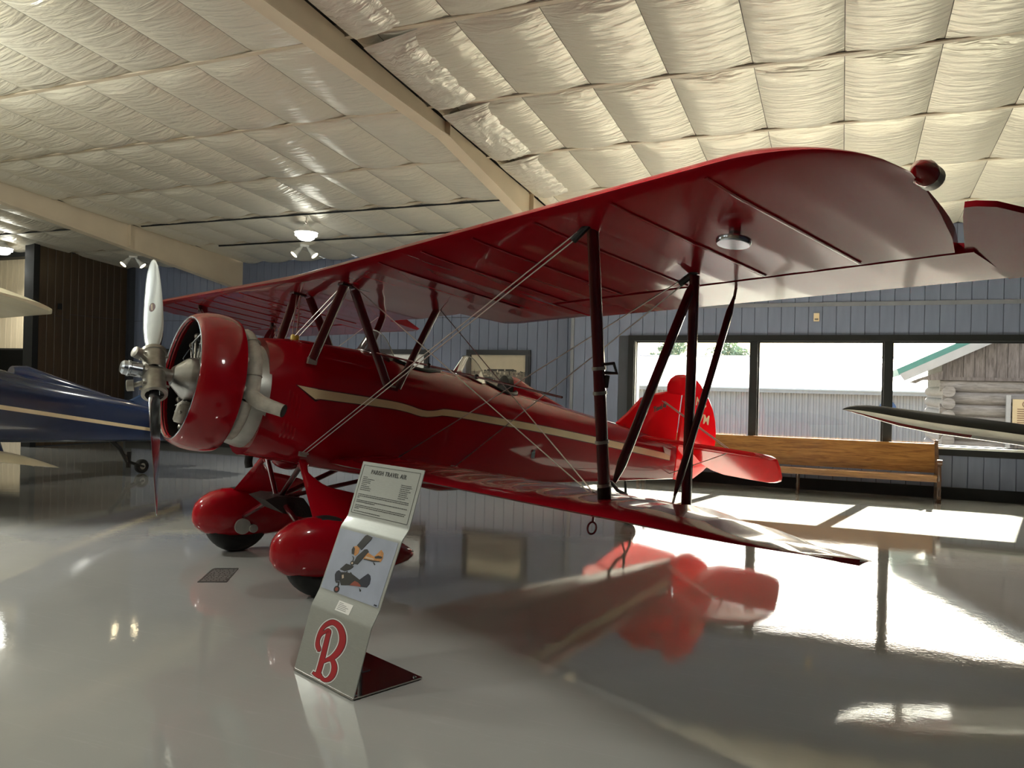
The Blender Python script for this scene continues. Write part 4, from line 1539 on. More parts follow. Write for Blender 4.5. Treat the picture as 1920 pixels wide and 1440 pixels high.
rud_b = plate([(6.41, .70), (6.30, .74), (6.40, .86), (6.6, .92), (6.85, .86), (7.05, .70), (7.15, .45), (7.15, .2), (7.02, .02), (6.80, -.12), (6.41, -.15)], .045, 'rudder', M_navy2)
red = _old
for sg in (1, -1):
    S = lambda s, y, z: L(s, y * sg, z)
    o_ = [(5.62, .09), (5.78, .55), (5.97, 1.05), (6.12, 1.42), (6.22, 1.50), (6.40, 1.52), (6.42, .05)]
    m = MB().prism([S(a, b, .18) for a, b in o_], (0, 0, .045))
    ob('stabilizer', m, M_wingcream, blue, sharp=25)
    ob('elevator', MB().prism([S(a, b, .18) for a, b in [(6.44, .14), (6.44, 1.5), (6.6, 1.5), (6.85, 1.35), (6.9, .5), (6.7, .18)]], (0, 0, .035)), M_wingcream, blue, sharp=25)
    for p, q in (((.70, 1.7, 1.03), (1.60, 1.9, -.68)), ((1.6, 1.7, 1.03), (2.43, 1.9, -.70)), ((.80, .52, 1.01), (1.11, .435, .33)), ((1.9, .51, 1.01), (1.97, .43, .24))):
        ob('wing_strut', MB().strut(S(*p), S(*q), .085, .042), M_navy, blue)
    wc = (1.25, .98, -1.215)
    w_ = ob('wheel', MB().lathe([(-.07, .15), (-.10, .20), (-.10, .26), (-.075, .298), (0, .314), (.075, .298), (.10, .26), (.10, .20), (.07, .15)], S(*wc), (0, 1, 0), 32), M_black, blue)
    ob('wheel_disc', MB().lathe([(-.08, 0), (-.07, .16), (.07, .16), (.08, 0)], S(*wc), (0, 1, 0), 24), M_navy, w_)
    for a in ((1.20, .40, -.55), (1.95, .40, -.57)):
        ob('gear_strut', MB().strut(S(*a), S(1.25, .88, -1.2), .07, .035), M_navy, blue)
bw = ob('tail_wheel', MB().lathe([(-.04, .055), (-.045, .10), (-.03, .118), (0, .122), (.03, .118), (.045, .10), (.04, .055)], L(5.70, 0, -.675), (0, 1, 0), 24), M_black, blue)
ob('tail_wheel_rim', MB().lathe([(-.035, 0), (-.036, .03), (-.03, .055), (.03, .055), (.036, .03), (.035, 0)], L(5.70, 0, -.675), (0, 1, 0), 18), M_ring, bw)
ob('tail_wheel_strut', MB().tube([L(5.05, 0, -.30), L(5.25, 0, -.42), L(5.42, 0, -.62)], .035, 8).tube([L(5.42, .0, -.45), L(5.45, 0, -.72)], .04, 8).tube([L(5.44, .055, -.62), L(5.70, .055, -.675), L(5.70, -.055, -.675), L(5.44, -.055, -.62)], .018, 8), M_leather, blue)

# ------------------------------------------------------------------ the black wing at the right
M_bk = pm('gloss_black_paint', (0.005, 0.005, 0.0045), 0.5, spec=.03)
M_wh = pm('gloss_white_paint', (0.80, 0.80, 0.78), 0.12, coat=0.8)
M_rd = pm('gloss_red_paint', (0.33, 0.010, 0.012), 0.25, coat=0.8)
mono = tag(empty('monoplane', (4.9, 8.6, 0)), 'black and white wing with red underside reaching in from the right', 'airplane')
tip = Vector((0.0, 8.34, 1.517))
wd = Vector((.985, .127, -.112)).normalized()
cd = Vector((-.127, .985, .135)).normalized()     # towards the trailing edge, which rides a little higher
nd = wd.cross(cd).normalized()
NAF = 15
af = [(x, (h - .01) * .62 if i < NAF else -.05 * sin(pi * x ** .5)) for i, (x, h) in enumerate(airfoil(NAF))]
secs, tl = [], [0.0, .03, .08, .16, .28, .45, .7, 1.0, 1.5, 2.2, 3.0, 4.0, 4.7]
for t in tl:
    c = 1.10 * (1 - max(0, 1 - t / .75) ** 2.4) + .02 + .04 * t
    le_ = -.40 * (1 - max(0, 1 - t / .75) ** 2.2)
    secs.append([tip + wd * t + cd * (le_ * c / .9 + x * c) + nd * (h * c) - Vector((0, 0, mono.location.z)) for x, h in af])
mb = MB()
n = len(af)
base = len(mb.v)
loc = Vector(mono.location)
mb.v = [tuple(p - loc) for s in secs for p in s]
for i in range(len(secs) - 1):
    for j in range(n):
        k = (j + 1) % n
        xm = (af[j][0] + af[k][0]) / 2
        top = j < NAF - 1
        if top:
            mi = 0 if xm > .10 else 1
        else:
            mi = 2 if (tl[i] < .9 and xm < .40) else 1
        mb.f.append((i * n + j, i * n + k, (i + 1) * n + k, (i + 1) * n + j))
        mb.m.append(mi)
mb.f.append(tuple(range(n)))
mb.m.append(0)
ob('wing', mb, [M_bk, M_wh, M_rd], mono, sharp=50)
fz = []
for y, w_, z0, z1 in ((-2.6, .25, .85, 1.4), (-2.2, .5, .6, 1.65), (-1, .55, .5, 1.75), (1, .5, .55, 1.8), (2.5, .3, .8, 1.6), (4.2, .06, 1.1, 1.4)):
    fz.append([(w_ * cos(a), y, (z0 + z1) / 2 + (z1 - z0) / 2 * sin(a)) for a in [2 * pi * k / 20 for k in range(20)]])
ob('fuselage', MB().loft(fz), M_bk, mono)
for s in (-1, 1):
    ob('wheel', MB().lathe([(-.06, .08), (-.08, .14), (-.06, .2), (0, .22), (.06, .2), (.08, .14), (.06, .08), (-.06, .08)], (s * .8, -.9, .22), (1, 0, 0), 24), M_black, mono)
    ob('gear_leg', MB().strut((s * .4, -.7, .75), (s * .74, -.9, .22), .08, .04, ax=(0, 1, 0)), M_wh, mono)
ob('tail_skid_wheel', MB().lathe([(-.03, .03), (-.04, .07), (0, .09), (.04, .07), (.03, .03), (-.03, .03)], (0, 3.6, .09), (1, 0, 0), 18).tube([(0, 3.5, 1.15), (0, 3.6, .09)], .025, 8), M_black, mono)

# ------------------------------------------------------------------ the information stand
M_sheet = pm('brushed_grey_sheet', (0.30, 0.31, 0.285), 0.36, metal=0.25, var=0.04, scale=30, stretch=(1, 1, 8), coat=0.1)
M_mirror = pm('polished_steel_base', (0.50, 0.47, 0.45), 0.13, metal=1.0, var=0.03)
M_ink = pm('black_ink', (0.012, 0.012, 0.012), 0.5)
M_ink2 = pm('grey_ink', (0.05, 0.05, 0.05), 0.5)
stand = tag(empty('information_stand', (-2.905, 3.773, 0), math.atan2(-.382, .924)), 'folded grey metal information stand before the red biplane wheels', 'sign')
WS = .607
prof = [(.004, .004), (.106, .352), (.113, .370), (.154, .437), (.163, .455), (.296, .800), (.304, .815), (.341, .858), (.349, .872), (.450, 1.190)]


def offs(p, d):
    out = []
    for i, q in enumerate(p):
        a = Vector((*p[max(i - 1, 0)], 0))
        b = Vector((*p[min(i + 1, len(p) - 1)], 0))
        t = (b - a).normalized()
        out.append((q[0] + t.y * d, q[1] - t.x * d))
    return out


back = offs(prof, .005)
sh = MB()
sh.loft([[(x, a, b) for a, b in prof] + [(x, a, b) for a, b in back[::-1]] for x in (0, WS)])
sheet = ob('folded_sheet', sh, M_sheet, stand, sharp=20)


def pmat(i, j, off=.0006):
    """plane of the sheet between profile points i and j: x across, y up the sheet, z out of it"""
    a, b = Vector((0, *prof[i])), Vector((0, *prof[j]))
    d = (b - a).normalized()
    nn = Vector((0, -d.z, d.y))
    o_ = a + nn * off
    return Matrix(((1, 0, 0, o_.x), (0, d.y, nn.y, o_.y), (0, d.z, nn.z, o_.z), (0, 0, 0, 1))), (b - a).length


def flat(polys, M, name, mats, parent, ext=.0006):
    """polys: (material index, layer, outline) printed flat on a plane"""
    m = MB()
    for mi, lay, pl_ in polys:
        h = ext * (lay + 1)
        m.prism([M @ Vector((x, y, 0)) for x, y in pl_], (M.to_3x3() @ Vector((0, 0, h))), mi)
    return ob(name, m, mats, parent, sharp=None)


def quad(x0, y0, x1, y1):
    return [(x0, y0), (x1, y0), (x1, y1), (x0, y1)]


# text panel
Mt, lt = pmat(8, 9)
b0, b1, c0_, c1_, bw_ = .022, WS - .026, .016, lt - .020, .0028
flat([(0, 0, quad(b0, c0_, b1, c0_ + bw_)), (0, 0, quad(b0, c1_ - bw_, b1, c1_)), (0, 0, quad(b0, c0_ + bw_, b0 + bw_, c1_ - bw_)), (0, 0, quad(b1 - bw_, c0_ + bw_, b1, c1_ - bw_))],
     Mt, 'printed_border', [M_ink], sheet)
text_mesh('PARISH TRAVEL AIR', .036, M_ink, sheet, 'printed_title', Mt @ Matrix.Translation((WS * .475, lt * .795, 0)), spacing=1.12, align='CENTER', offset=.0006)
rd = random.Random(3)
tp = []


def words(x0, x1, y, h=.0042):
    x = x0
    while x < x1 - .004:
        wl = min(rd.uniform(.008, .026), x1 - x)
        tp.append((0, 0, quad(x, y, x + wl, y + h)))
        x += wl + .0035


for i in range(8):
    y = lt * (.715 - .0335 * i)
    words(.048, .048 + (.045, .12, .085, .09, .055, .09, .105, .105)[i], y)
for i in range(8):
    y = lt * (.680 - .0335 * i)
    words(.435, .435 + (.10, .105, .085, .10, .075, .075, .09, .065)[i], y)
for y, lines in ((.395, (.50, .50, .02)), (.285, (.50, .19)), (.195, (.50, .49, .045)), (.085, (.27,))):
    for i, wl in enumerate(lines):
        words(.045, .045 + wl, lt * (y - .030 * i), .0045)
flat(tp, Mt, 'printed_text', [M_ink2], sheet)['kind'] = 'stuff'

# photograph of two biplanes in flight
Mp, lp = pmat(4, 5)
M_sky = pm('print_sky', (.36, .40, .50), .3, var=.12, scale=5)
M_por = pm('print_orange', (.55, .24, .06), .35, var=.2, scale=60)
M_pbk = pm('print_black', (.012, .012, .012), .35)
M_pnv = pm('print_navy', (.008, .012, .03), .35)
M_prd = pm('print_red', (.25, .05, .03), .35)
M_pcr = pm('print_cream', (.60, .48, .36), .35)
PW0, PW1, PH0, PH1 = .012, WS - .022, .004, lp - .006


def inv_bilinear(x, y, q):
    (x0, y0), (x1, y1), (x2, y2), (x3, y3) = q       # bl, br, tr, tl
    u, v = .5, .5
    for _ in range(20):
        px = x0 * (1 - u) * (1 - v) + x1 * u * (1 - v) + x2 * u * v + x3 * (1 - u) * v
        py = y0 * (1 - u) * (1 - v) + y1 * u * (1 - v) + y2 * u * v + y3 * (1 - u) * v
        ax = (x1 - x0) * (1 - v) + (x2 - x3) * v
        ay = (y1 - y0) * (1 - v) + (y2 - y3) * v
        bx = (x3 - x0) * (1 - u) + (x2 - x1) * u
        by = (y3 - y0) * (1 - u) + (y2 - y1) * u
        det = ax * by - ay * bx
        dx, dy = x - px, y - py
        u += (dx * by - dy * bx) / det
        v += (ax * dy - ay * dx) / det
    return u, v


def pp(pts):
    q = ((205, 990), (1180, 1345), (1450, 365), (465, 100))
    out = []
    for x, y in pts:
        u, v = inv_bilinear(x, y, q)
        out.append((PW0 + (PW1 - PW0) * u, PH0 + (PH1 - PH0) * v))
    return out


def circ(x, y, r, n=14):
    return [(x + r * cos(2 * pi * k / n), y + r * 1.05 * sin(2 * pi * k / n)) for k in range(n)]


ph = flat([(0, 0, quad(PW0, PH0, PW1, PH1))], Mp, 'photo_print', [M_sky], stand, .0012)
ph['label'] = 'colour photograph of two biplanes in flight'
B_ = [
    (1, 2, [(730, 400), (790, 388), (832, 420), (812, 510), (760, 548), (716, 505)]), (2, 3, [(694, 445), (722, 398), (748, 430), (742, 525), (700, 512)]),
    (2, 4, [(912, 238), (945, 228), (1030, 268), (1015, 305), (862, 460), (780, 385)]),
    (1, 2, [(975, 505), (1085, 570), (1120, 530), (1190, 466), (1228, 520), (1222, 600), (1190, 655), (1080, 645), (900, 600), (920, 560)]),
    (5, 3, [(950, 560), (1080, 600), (1075, 618), (930, 585)]), (2, 3, [(915, 595), (1080, 628), (1180, 640), (1170, 652), (1060, 646), (905, 606)]),
    (2, 4, [(1088, 570), (1150, 555), (1215, 575), (1200, 602), (1100, 598)]),
    (2, 4, [(915, 452), (960, 452), (988, 492), (812, 682), (745, 668), (750, 640), (790, 560)]),
    (2, 3, circ(722, 655, 34)), (5, 4, circ(722, 655, 16)), (2, 3, [(722, 545), (745, 575), (735, 640), (722, 640), (730, 580), (715, 548)]),
    (2, 3, [(1075, 652), (1100, 680), (1102, 700), (1088, 696), (1070, 660)]),
    (3, 3, [(436, 815), (460, 770), (500, 752), (548, 790), (535, 915), (450, 915)]), (2, 4, [(515, 738), (620, 658), (748, 700), (735, 725), (690, 752), (600, 775)]),
    (2, 2, [(540, 785), (640, 790), (725, 815), (868, 915), (905, 1022), (700, 992), (560, 985), (525, 905)]), (5, 3, [(560, 830), (590, 825), (598, 875), (570, 885)]),
    (3, 3, [(868, 912), (930, 870), (1000, 826), (1036, 855), (1048, 910), (1035, 985), (992, 1036), (890, 1022)]),
    (4, 4, [(735, 965), (790, 928), (845, 955), (892, 1000), (890, 1022), (710, 990)]),
    (2, 3, circ(490, 1040, 50)), (4, 4, circ(492, 1040, 28)), (2, 3, [(455, 915), (530, 925), (525, 985), (500, 1000), (505, 940), (470, 945)]),
    (2, 3, [(870, 1040), (902, 1070), (898, 1096), (882, 1092), (878, 1065)]),
    (2, 3, [(640, 770), (655, 775), (640, 810), (625, 805)]), (2, 3, [(700, 790), (725, 805), (720, 830), (695, 820)])]
for B2 in (B_[:11], B_[11:]):
    flat([(mi, lay, pp(pl_)) for mi, lay, pl_ in B2], Mp @ Matrix.Translation((0, 0, .0008)), 'printed_biplane', [M_sky, M_por, M_pbk, M_pnv, M_prd, M_pcr], ph, .0005)
flat([(0, 3, pp(q)) for q in ([(1128, 1290), (1140, 1294), (1132, 1316), (1122, 1312)], [(1146, 1298), (1170, 1306), (1164, 1324), (1140, 1316)])], Mp @ Matrix.Translation((0, 0, .0008)), 'photo_credit', [M_pnv], ph, .0005)['kind'] = 'stuff'
# small white card on the lower fold
Mc, lc = pmat(2, 3)
card = flat([(0, 0, quad(.235, .012, .375, .070))], Mc, 'small_card', [M_wh], stand, .001)
flat([(0, 0, quad(.248, .058 - .009 * i, .248 + (.04, .075, .10, .085, .09)[i], .0605 - .009 * i)) for i in range(5)], Mc @ Matrix.Translation((0, 0, .001)), 'card_text', [M_ink2], card, .0003)

# the big red B on the lower panel
Mb, lb = pmat(0, 1)
M_bred = pm('emblem_red', (.36, .012, .02), .35)
M_bwh = pm('emblem_white', (.74, .74, .72), .35)
QB = ((80, 1195), (405, 1365), (510, 975), (180, 850))
stem = [((262, 992), 20), ((286, 986), 30), ((276, 1030), 32), ((262, 1085), 33), ((246, 1145), 34), ((228, 1205), 34), ((219, 1232), 36)]
foot = [((192, 1214), 16), ((208, 1226), 22), ((232, 1244), 16)]
bowl = [((226, 1100), 12), ((228, 1088), 30), ((221, 1062), 30), ((226, 1022), 24), ((244, 980), 24), ((274, 950), 30), ((312, 938), 36), ((346, 962), 40), ((362, 1008), 42), ((358, 1056), 42), ((336, 1100), 40), ((304, 1132), 34), ((274, 1146), 24), ((250, 1160), 14)]
bowl2 = [((276, 1138), 14), ((304, 1150), 30), ((314, 1184), 36), ((306, 1222), 36), ((284, 1250), 32), ((258, 1256), 24), ((240, 1240), 24), ((238, 1222), 10)]
flick = [((226, 1044), 10), ((240, 1010), 16), ((262, 990), 22)]


def spl(path, k=6):
    xs = [(i, p[0][0]) for i, p in enumerate(path)]
    ys = [(i, p[0][1]) for i, p in enumerate(path)]
    ws = [(i, p[1] * .84) for i, p in enumerate(path)]
    n = (len(path) - 1) * k
    return [((smooth(xs, i / k), smooth(ys, i / k)), smooth(ws, i / k)) for i in range(n + 1)]


def ribbon(mb, path, grow, z0, z1, mi):
    pts = spl(path)
    secs = []
    for i, ((x, y), w_) in enumerate(pts):
        a, b = pts[max(i - 1, 0)][0], pts[min(i + 1, len(pts) - 1)][0]
        tx, ty = b[0] - a[0], b[1] - a[1]
        l = sqrt(tx * tx + ty * ty) or 1
        nx, ny = -ty / l, tx / l
        if i == 0:
            x, y = x - tx / l * grow * .5, y - ty / l * grow * .5
        if i == len(pts) - 1:
            x, y = x + tx / l * grow * .5, y + ty / l * grow * .5
        r = []
        for sg in (1, -1):
            u, v = inv_bilinear(x + nx * (w_ + grow) / 2 * sg, y + ny * (w_ + grow) / 2 * sg, QB)
            r.append((u * WS, v * lb))
        secs.append([Mb @ Vector((*r[0], z0)), Mb @ Vector((*r[1], z0)), Mb @ Vector((*r[1], z1)), Mb @ Vector((*r[0], z1))])
    mb.loft(secs, mi)


em = MB()
for i, p in enumerate((stem, foot, bowl, bowl2, flick)):
    ribbon(em, p, 15, 0, .0006 + i * .00004, 0)
o1 = ob('emblem_outline', em, [M_bwh], sheet, sharp=None)
em = MB()
for i, p in enumerate((stem, foot, bowl, bowl2, flick)):
    ribbon(em, p, 4, .0004, .0012 + i * .00004, 0)
ob('emblem_edge', em, [M_ink], sheet, sharp=None)
em = MB()
for i, p in enumerate((stem, foot, bowl, bowl2, flick)):
    ribbon(em, p, -1, .0008, .0018 + i * .00004, 0)
ob('emblem_letter', em, [M_bred], sheet, sharp=None)['label'] = 'big red script letter B with white outline'
bp_ = ob('base_plate', MB().box((0, .002, .008), (WS, .467, .016)), M_mirror, stand)
for x in (.03, WS - .03):
    for y in (.03, .44):
        ob('foot', MB().lathe([(0, .014), (.010, .014), (.010, 0)], (x, y, -.001), (0, 0, 1), 12), M_black, stand)
for x, y in ((WS - .025, .035), (WS - .03, .435)):
    ob('screw', MB().lathe([(0, .009), (.006, .008), (.008, 0)], (x, y, .016), (0, 0, 1), 12), M_steel, bp_)
ob('support_post', MB().tube([(.285, .270, .014), (.285, .270, .70)], .0125, 14), M_steel, stand)
ob('post_collar', MB().box((.245, .23, .016), (.325, .31, .021)), M_steel, stand)

# ------------------------------------------------------------------ bench under the window
M_oak = wood('honey_oak', (.17, .065, .012), (.40, .19, .05), 2.2, (1.2, 14, 14), .28, .5)
M_dkoak = wood('dark_turned_oak', (.05, .02, .008), (.12, .05, .02), 3, (8, 8, 2), .35, .4)
bench = tag(empty('pew_bench', (-.95, 14.15, 0)), 'long honey oak pew bench below the big window', 'bench')
bx0, bx1 = -2.35, 2.33
ob('backrest', MB().loft([[(x, .135, .43), (x, .165, .43), (x, .285, .855), (x, .275, .875), (x, .252, .87)] for x in (bx0, bx1)]), M_oak, bench, sharp=30)
ob('top_rail', MB().loft([[(x, .235, .845), (x, .30, .845), (x, .305, .872), (x, .29, .885), (x, .245, .885)] for x in (bx0, bx1)]), M_oak, bench, sharp=30)
ob('seat', MB().loft([[(x, -.25, .385), (x, .18, .37), (x, .18, .40), (x, -.235, .42), (x, -.25, .41)] for x in (bx0, bx1)]), M_oak, bench, sharp=30)
ob('apron', MB().box((bx0, -.225, .315), (bx1, -.20, .387)), M_oak, bench)
for xl in (-1.6, .29):
    ob('leg', MB().lathe([(0, .035), (.02, .035), (.04, .02), (.14, .028), (.2, .018), (.26, .03), (.38, .03)], (xl, -.18, 0), (0, 0, 1), 14).box((xl - .02, .05, 0), (xl + .02, .10, .38)), M_dkoak, bench)
for xe, sg in ((bx0, -1), (bx1, 1)):
    e = MB()
    out = [(-.26, 0), (-.17, 0), (-.165, .06), (-.19, .10), (-.185, .36), (.14, .36), (.15, .10), (.12, .04), (.12, 0), (.24, 0), (.25, .06), (.23, .12), (.24, .40), (.31, .86), (.275, .90), (.215, .80), (.15, .64), (.05, .61), (-.16, .635), (-.25, .65), (-.275, .62), (-.26, .585), (-.215, .58), (-.22, .44), (-.24, .36), (-.235, .10), (-.26, .06)]
    e.prism([(xe, y, z) for y, z in out], (sg * .055, 0, 0))
    ep = ob('end_panel', e, M_dkoak, bench, sharp=25)
    ob('finial', MB().sphere((xe + sg * .027, .285, .915), .035, 12, 8), M_dkoak, ep)
    ob('arm_scroll', MB().lathe([(-.035, 0), (-.035, .045), (.035, .045), (.035, 0)], (xe + sg * .027, -.245, .625), (1, 0, 0), 18), M_dkoak, ep)
    ob('turned_post', MB().lathe([(0, .04), (.03, .04), (.06, .022), (.2, .034), (.3, .02), (.34, .036), (.45, .03), (.56, .028)], (xe + sg * .027, -.21, 0), (0, 0, 1), 14), M_dkoak, ep)

# ------------------------------------------------------------------ pictures on the far wall and small wall things
M_frame = pm('black_picture_frame', (.012, .012, .014), .35)
M_sepia = pm('sepia_sky_print', (.56, .50, .38), .6, var=.05)
M_sepia2 = pm('sepia_field_print', (.22, .19, .15), .6, var=.25, scale=25)
M_sep_d = pm('sepia_dark_print', (.05, .045, .04), .6)
M_pwhite = pm('photo_white_print', (.70, .70, .68), .5)


def frame(x0, x1, z0, z1, label, group=None, bw=.105):
    t = tag(empty('framed_picture', ((x0 + x1) / 2, YL, z0)), label, 'picture', group)
    w2, h = (x1 - x0) / 2, z1 - z0
    m = MB()
    for a in (((-w2, h - bw), (w2, h)), ((-w2, 0), (w2, bw)), ((-w2, bw), (-w2 + bw, h - bw)), ((w2 - bw, bw), (w2, h - bw))):
        m.box((a[0][0], -.05, a[0][1]), (a[1][0], .0, a[1][1]))
        m.box((a[0][0] + .03, -.062, a[0][1] + .03), (a[1][0] - .03, -.05, a[1][1] - .03))
    ob('frame', m, M_frame, t)
    MM = Matrix(((1, 0, 0, -w2 + bw), (0, 0, -1, -.015), (0, 1, 0, bw), (0, 0, 0, 1)))
    return t, MM, 2 * (w2 - bw), h - 2 * bw


t, MM, w_, h = frame(-7.29, -5.85, 1.36, 2.385, 'black-framed sepia photograph with crowd and pale sky on the blue wall')
rd = random.Random(11)
po_ = [(0, 0, quad(0, 0, w_, h)), (1, 1, quad(0, 0, w_, h * .58))]
po_ += [(2, 2, [(w_ * a, h * .585), (w_ * .32, h * .64), (w_ * .78, h * .645), (w_ * .85, h * .585)]) for a in (.12,)]
for i in range(70):
    x, y = rd.uniform(.02, .95) * w_, h * rd.uniform(.34, .60)
    po_.append((2 if rd.random() < .7 else 0, 3, quad(x, y, x + rd.uniform(.012, .03), y + rd.uniform(.02, .06))))
po_.append((2, 4, [(.05, h * .42), (w_ * .35, h * .45), (w_ * .45, h * .40), (w_ * .30, h * .37), (.04, h * .38)]))
po_.append((0, 4, [(.02, h * .47), (w_ * .3, h * .50), (w_ * .3, h * .52), (.02, h * .49)]))
flat(po_, MM, 'print', [M_sepia, M_sepia2, M_sep_d], t, .0006)
t, MM, w_, h = frame(-9.88, -8.19, 1.36, 2.385, 'black-framed high-contrast photograph behind the front cockpit struts')
po_ = [(0, 0, quad(0, 0, w_, h))]
for a in range(14):
    x, y = rd.uniform(0, .75) * w_, h * rd.uniform(.3, .85)
    l, sl, th_ = rd.uniform(.15, .45), rd.uniform(-.25, .5), rd.uniform(.015, .05)
    x2 = min(w_ - .005, x + l)
    y2 = min(h - .08, y + (x2 - x) * sl)
    po_.append((1, 1 + a % 5, [(x, y), (x2, y2), (x2, y2 + th_), (x, y + th_ * .6)]))
po_.append((1, 7, quad(0, 0, w_, h * .3)))
po_.append((2, 8, quad(.1, h * .32, .35, h * .55)))
flat(po_, MM, 'print', [M_pwhite, M_sep_d, M_sepia2], t, .0006)
t, MM, w_, h = frame(-15.78, -15.30, 1.95, 2.36, 'small dark framed picture behind the propeller hub', bw=.04)
flat([(0, 0, quad(0, 0, w_, h)), (1, 1, quad(.05, .05, w_ - .05, h * .5))], MM, 'print', [M_sep_d, M_sepia2], t, .0006)
tv = tag(empty('television', (-18.78, 13.19, 1.25)), 'large black television on the beige boarded wall', 'television')
ob('bezel', MB().box((-1.0, -.05, 0), (1.0, .0, 1.02)), M_frame, tv)
ob('screen', MB().box((-.96, -.056, .04), (.96, -.05, .98)), M_bk, tv)
sens = tag(empty('wall_sensor', (-.444, YW - .0, 2.955)), 'small cream sensor box above the window', 'sensor')
ob('housing', MB().box((-.045, -.03, -.07), (.045, 0, .07)).box((-.035, -.036, .005), (.035, -.03, .055)), M_cream, sens)
ob('slot', MB().box((-.03, -.033, -.05), (.03, -.0302, -.02)), M_sepia2, sens)
# dark plate set on the floor by the wheels
pl_ = tag(empty('floor_plate', (-4.875, 5.30, 0)), 'dark lettered plate lying on the floor left of the near wheel', 'plate')
qd = [(-4.857, 5.034), (-4.650, 5.144), (-4.901, 5.563), (-5.090, 5.461)]
qd = [Vector((a + 4.875, b - 5.30, .0)) for a, b in qd]
ob('plate', MB().prism(qd, (0, 0, .004)), M_floor_dark, pl_)
tt = []
ex_, ey_ = (qd[1] - qd[0]), (qd[3] - qd[0])
MM = Matrix(((ex_.x, ey_.x, 0, qd[0].x), (ex_.y, ey_.y, 0, qd[0].y), (0, 0, 1, .004), (0, 0, 0, 1)))
for i in range(9):
    x = .08
    while x < .88:
        l = rd.uniform(.05, .18)
        tt.append((0, 0, quad(x, .08 + .095 * i, min(.93, x + l), .11 + .095 * i)))
        x += l + .04
flat(tt, MM, 'plate_text', [M_ring], pl_, .0005)

# ------------------------------------------------------------------ outdoors beyond the window
M_gravel = pm('dark_asphalt', (.060, .058, .055), .9, var=.2, scale=8, bump=.3, bscale=60)
M_metal_roof = pm('white_metal_roof', (.80, .80, .78), .45, var=.04, scale=2)
M_siding = pm('taupe_metal_siding', (.42, .39, .37), .5, var=.05, scale=2)
M_siding_l = pm('pale_siding_trim', (.42, .40, .38), .5)
M_green = pm('green_metal_roof', (.07, .22, .18), .45, var=.08)
M_grey_wood = wood('weathered_grey_board', (.085, .068, .058), (.24, .20, .18), 3, (10, 10, 1.2), .8, 0)
M_log = wood('weathered_grey_log', (.17, .145, .125), (.36, .32, .29), 3, (1.2, 10, 10), .85, 0)
M_signtan = pm('tan_sign_board', (.62, .47, .27), .6)
M_signbr = pm('brown_sign_print', (.18, .08, .04), .6)
g = struct(ob('ground_outside', MB().box((-90, 15.4, -.75), (70, 120, -.35)), M_gravel))

shed = tag(empty('metal_shed', (-8, 30, -.35)), 'long metal shed with white roof and ribbed taupe siding outside', 'building')
wv = []
nx = 320
for i in range(nx):
    x = -22 + i * .19
    for dx, dy in ((0, 0), (.055, 0), (.085, -.04), (.16, -.04)):
        wv.append((x + dx, dy))
sd = MB()
n = len(wv)
sd.add([(x, y, 0) for x, y in wv] + [(x, y, 1.95) for x, y in wv], [(i, i + 1, n + i + 1, n + i) for i in range(n - 1)])
o = ob('ribbed_siding', sd, M_siding, shed, sharp=20)
ob('shed_body', MB().box((-22, .05, 0), (39, 12, 1.95)), M_siding, shed)
ob('fascia', MB().box((-22, -.30, 1.95), (39, .10, 2.12)), M_siding_l, shed)
ob('roof', MB().loft([[(x, -.35, 2.12), (x, 6.0, 3.47), (x, 12.4, 2.12), (x, 12.4, 2.07), (x, 6.0, 3.42), (x, -.35, 2.07)] for x in (-22.3, 39.3)]), M_metal_roof, shed, sharp=20)
ob('ridge_cap', MB().loft([[(x, 5.86, 3.45), (x, 6.0, 3.53), (x, 6.14, 3.45)] for x in (-22.3, 39.3)]), M_siding, shed)
dsk = tag(empty('round_sign', (1.42, 29.9, 1.0)), 'round blue sign on the taupe shed siding', 'sign')
ob('disc', MB().lathe([(0, 0), (0, .27), (.03, .27), (.03, 0)], (0, .03, .15), (0, -1, 0), 28), pm('sign_blue', (.06, .12, .26), .5), dsk)

cab = tag(empty('log_cabin', (4.6, 19.0, -.35)), 'old log cabin with green metal roof beyond the window', 'building')
CX, CY, CZ = 4.6, 19.0, -.35
T = lambda x, y, z: (x - CX, y - CY, z - CZ)
for i in range(9):
    zc = 1.87 - .255 * i
    lg = MB()
    xs = 1.90 + .05 * (i % 2)
    secs = []
    for x in (xs, 2.6, 3.6, 4.8, 6.2, 7.6):
        r = .128 + .006 * sin(x * 3 + i)
        secs.append([T(x, 19.1 + (.10 if abs(cos(a)) > .3 else .12) * cos(a) * 1.0, zc + r * sin(a) * (1 if abs(sin(a)) < .8 else .97)) for a in [2 * pi * k / 14 for k in range(14)]])
    ob('log', lg.loft(secs), M_log, cab, sharp=50)
    ob('log', MB().tube([T(2.05, 18.82, zc - .12), T(2.05, 22.8, zc - .12)], .12, 14), M_log, cab, sharp=50)
ob('inner_wall', MB().prism([T(2.05, 19.08, -.3), T(10.3, 19.08, -.3), T(10.3, 19.08, 2.4), T(6.2, 19.08, 4.55), T(2.05, 19.08, 2.45)], (0, .1, 0)), M_grey_wood, cab, sharp=None)
ob('side_wall', MB().box(T(2.0, 19.1, -.3), T(2.1, 22.9, 2.4)), M_log, cab)
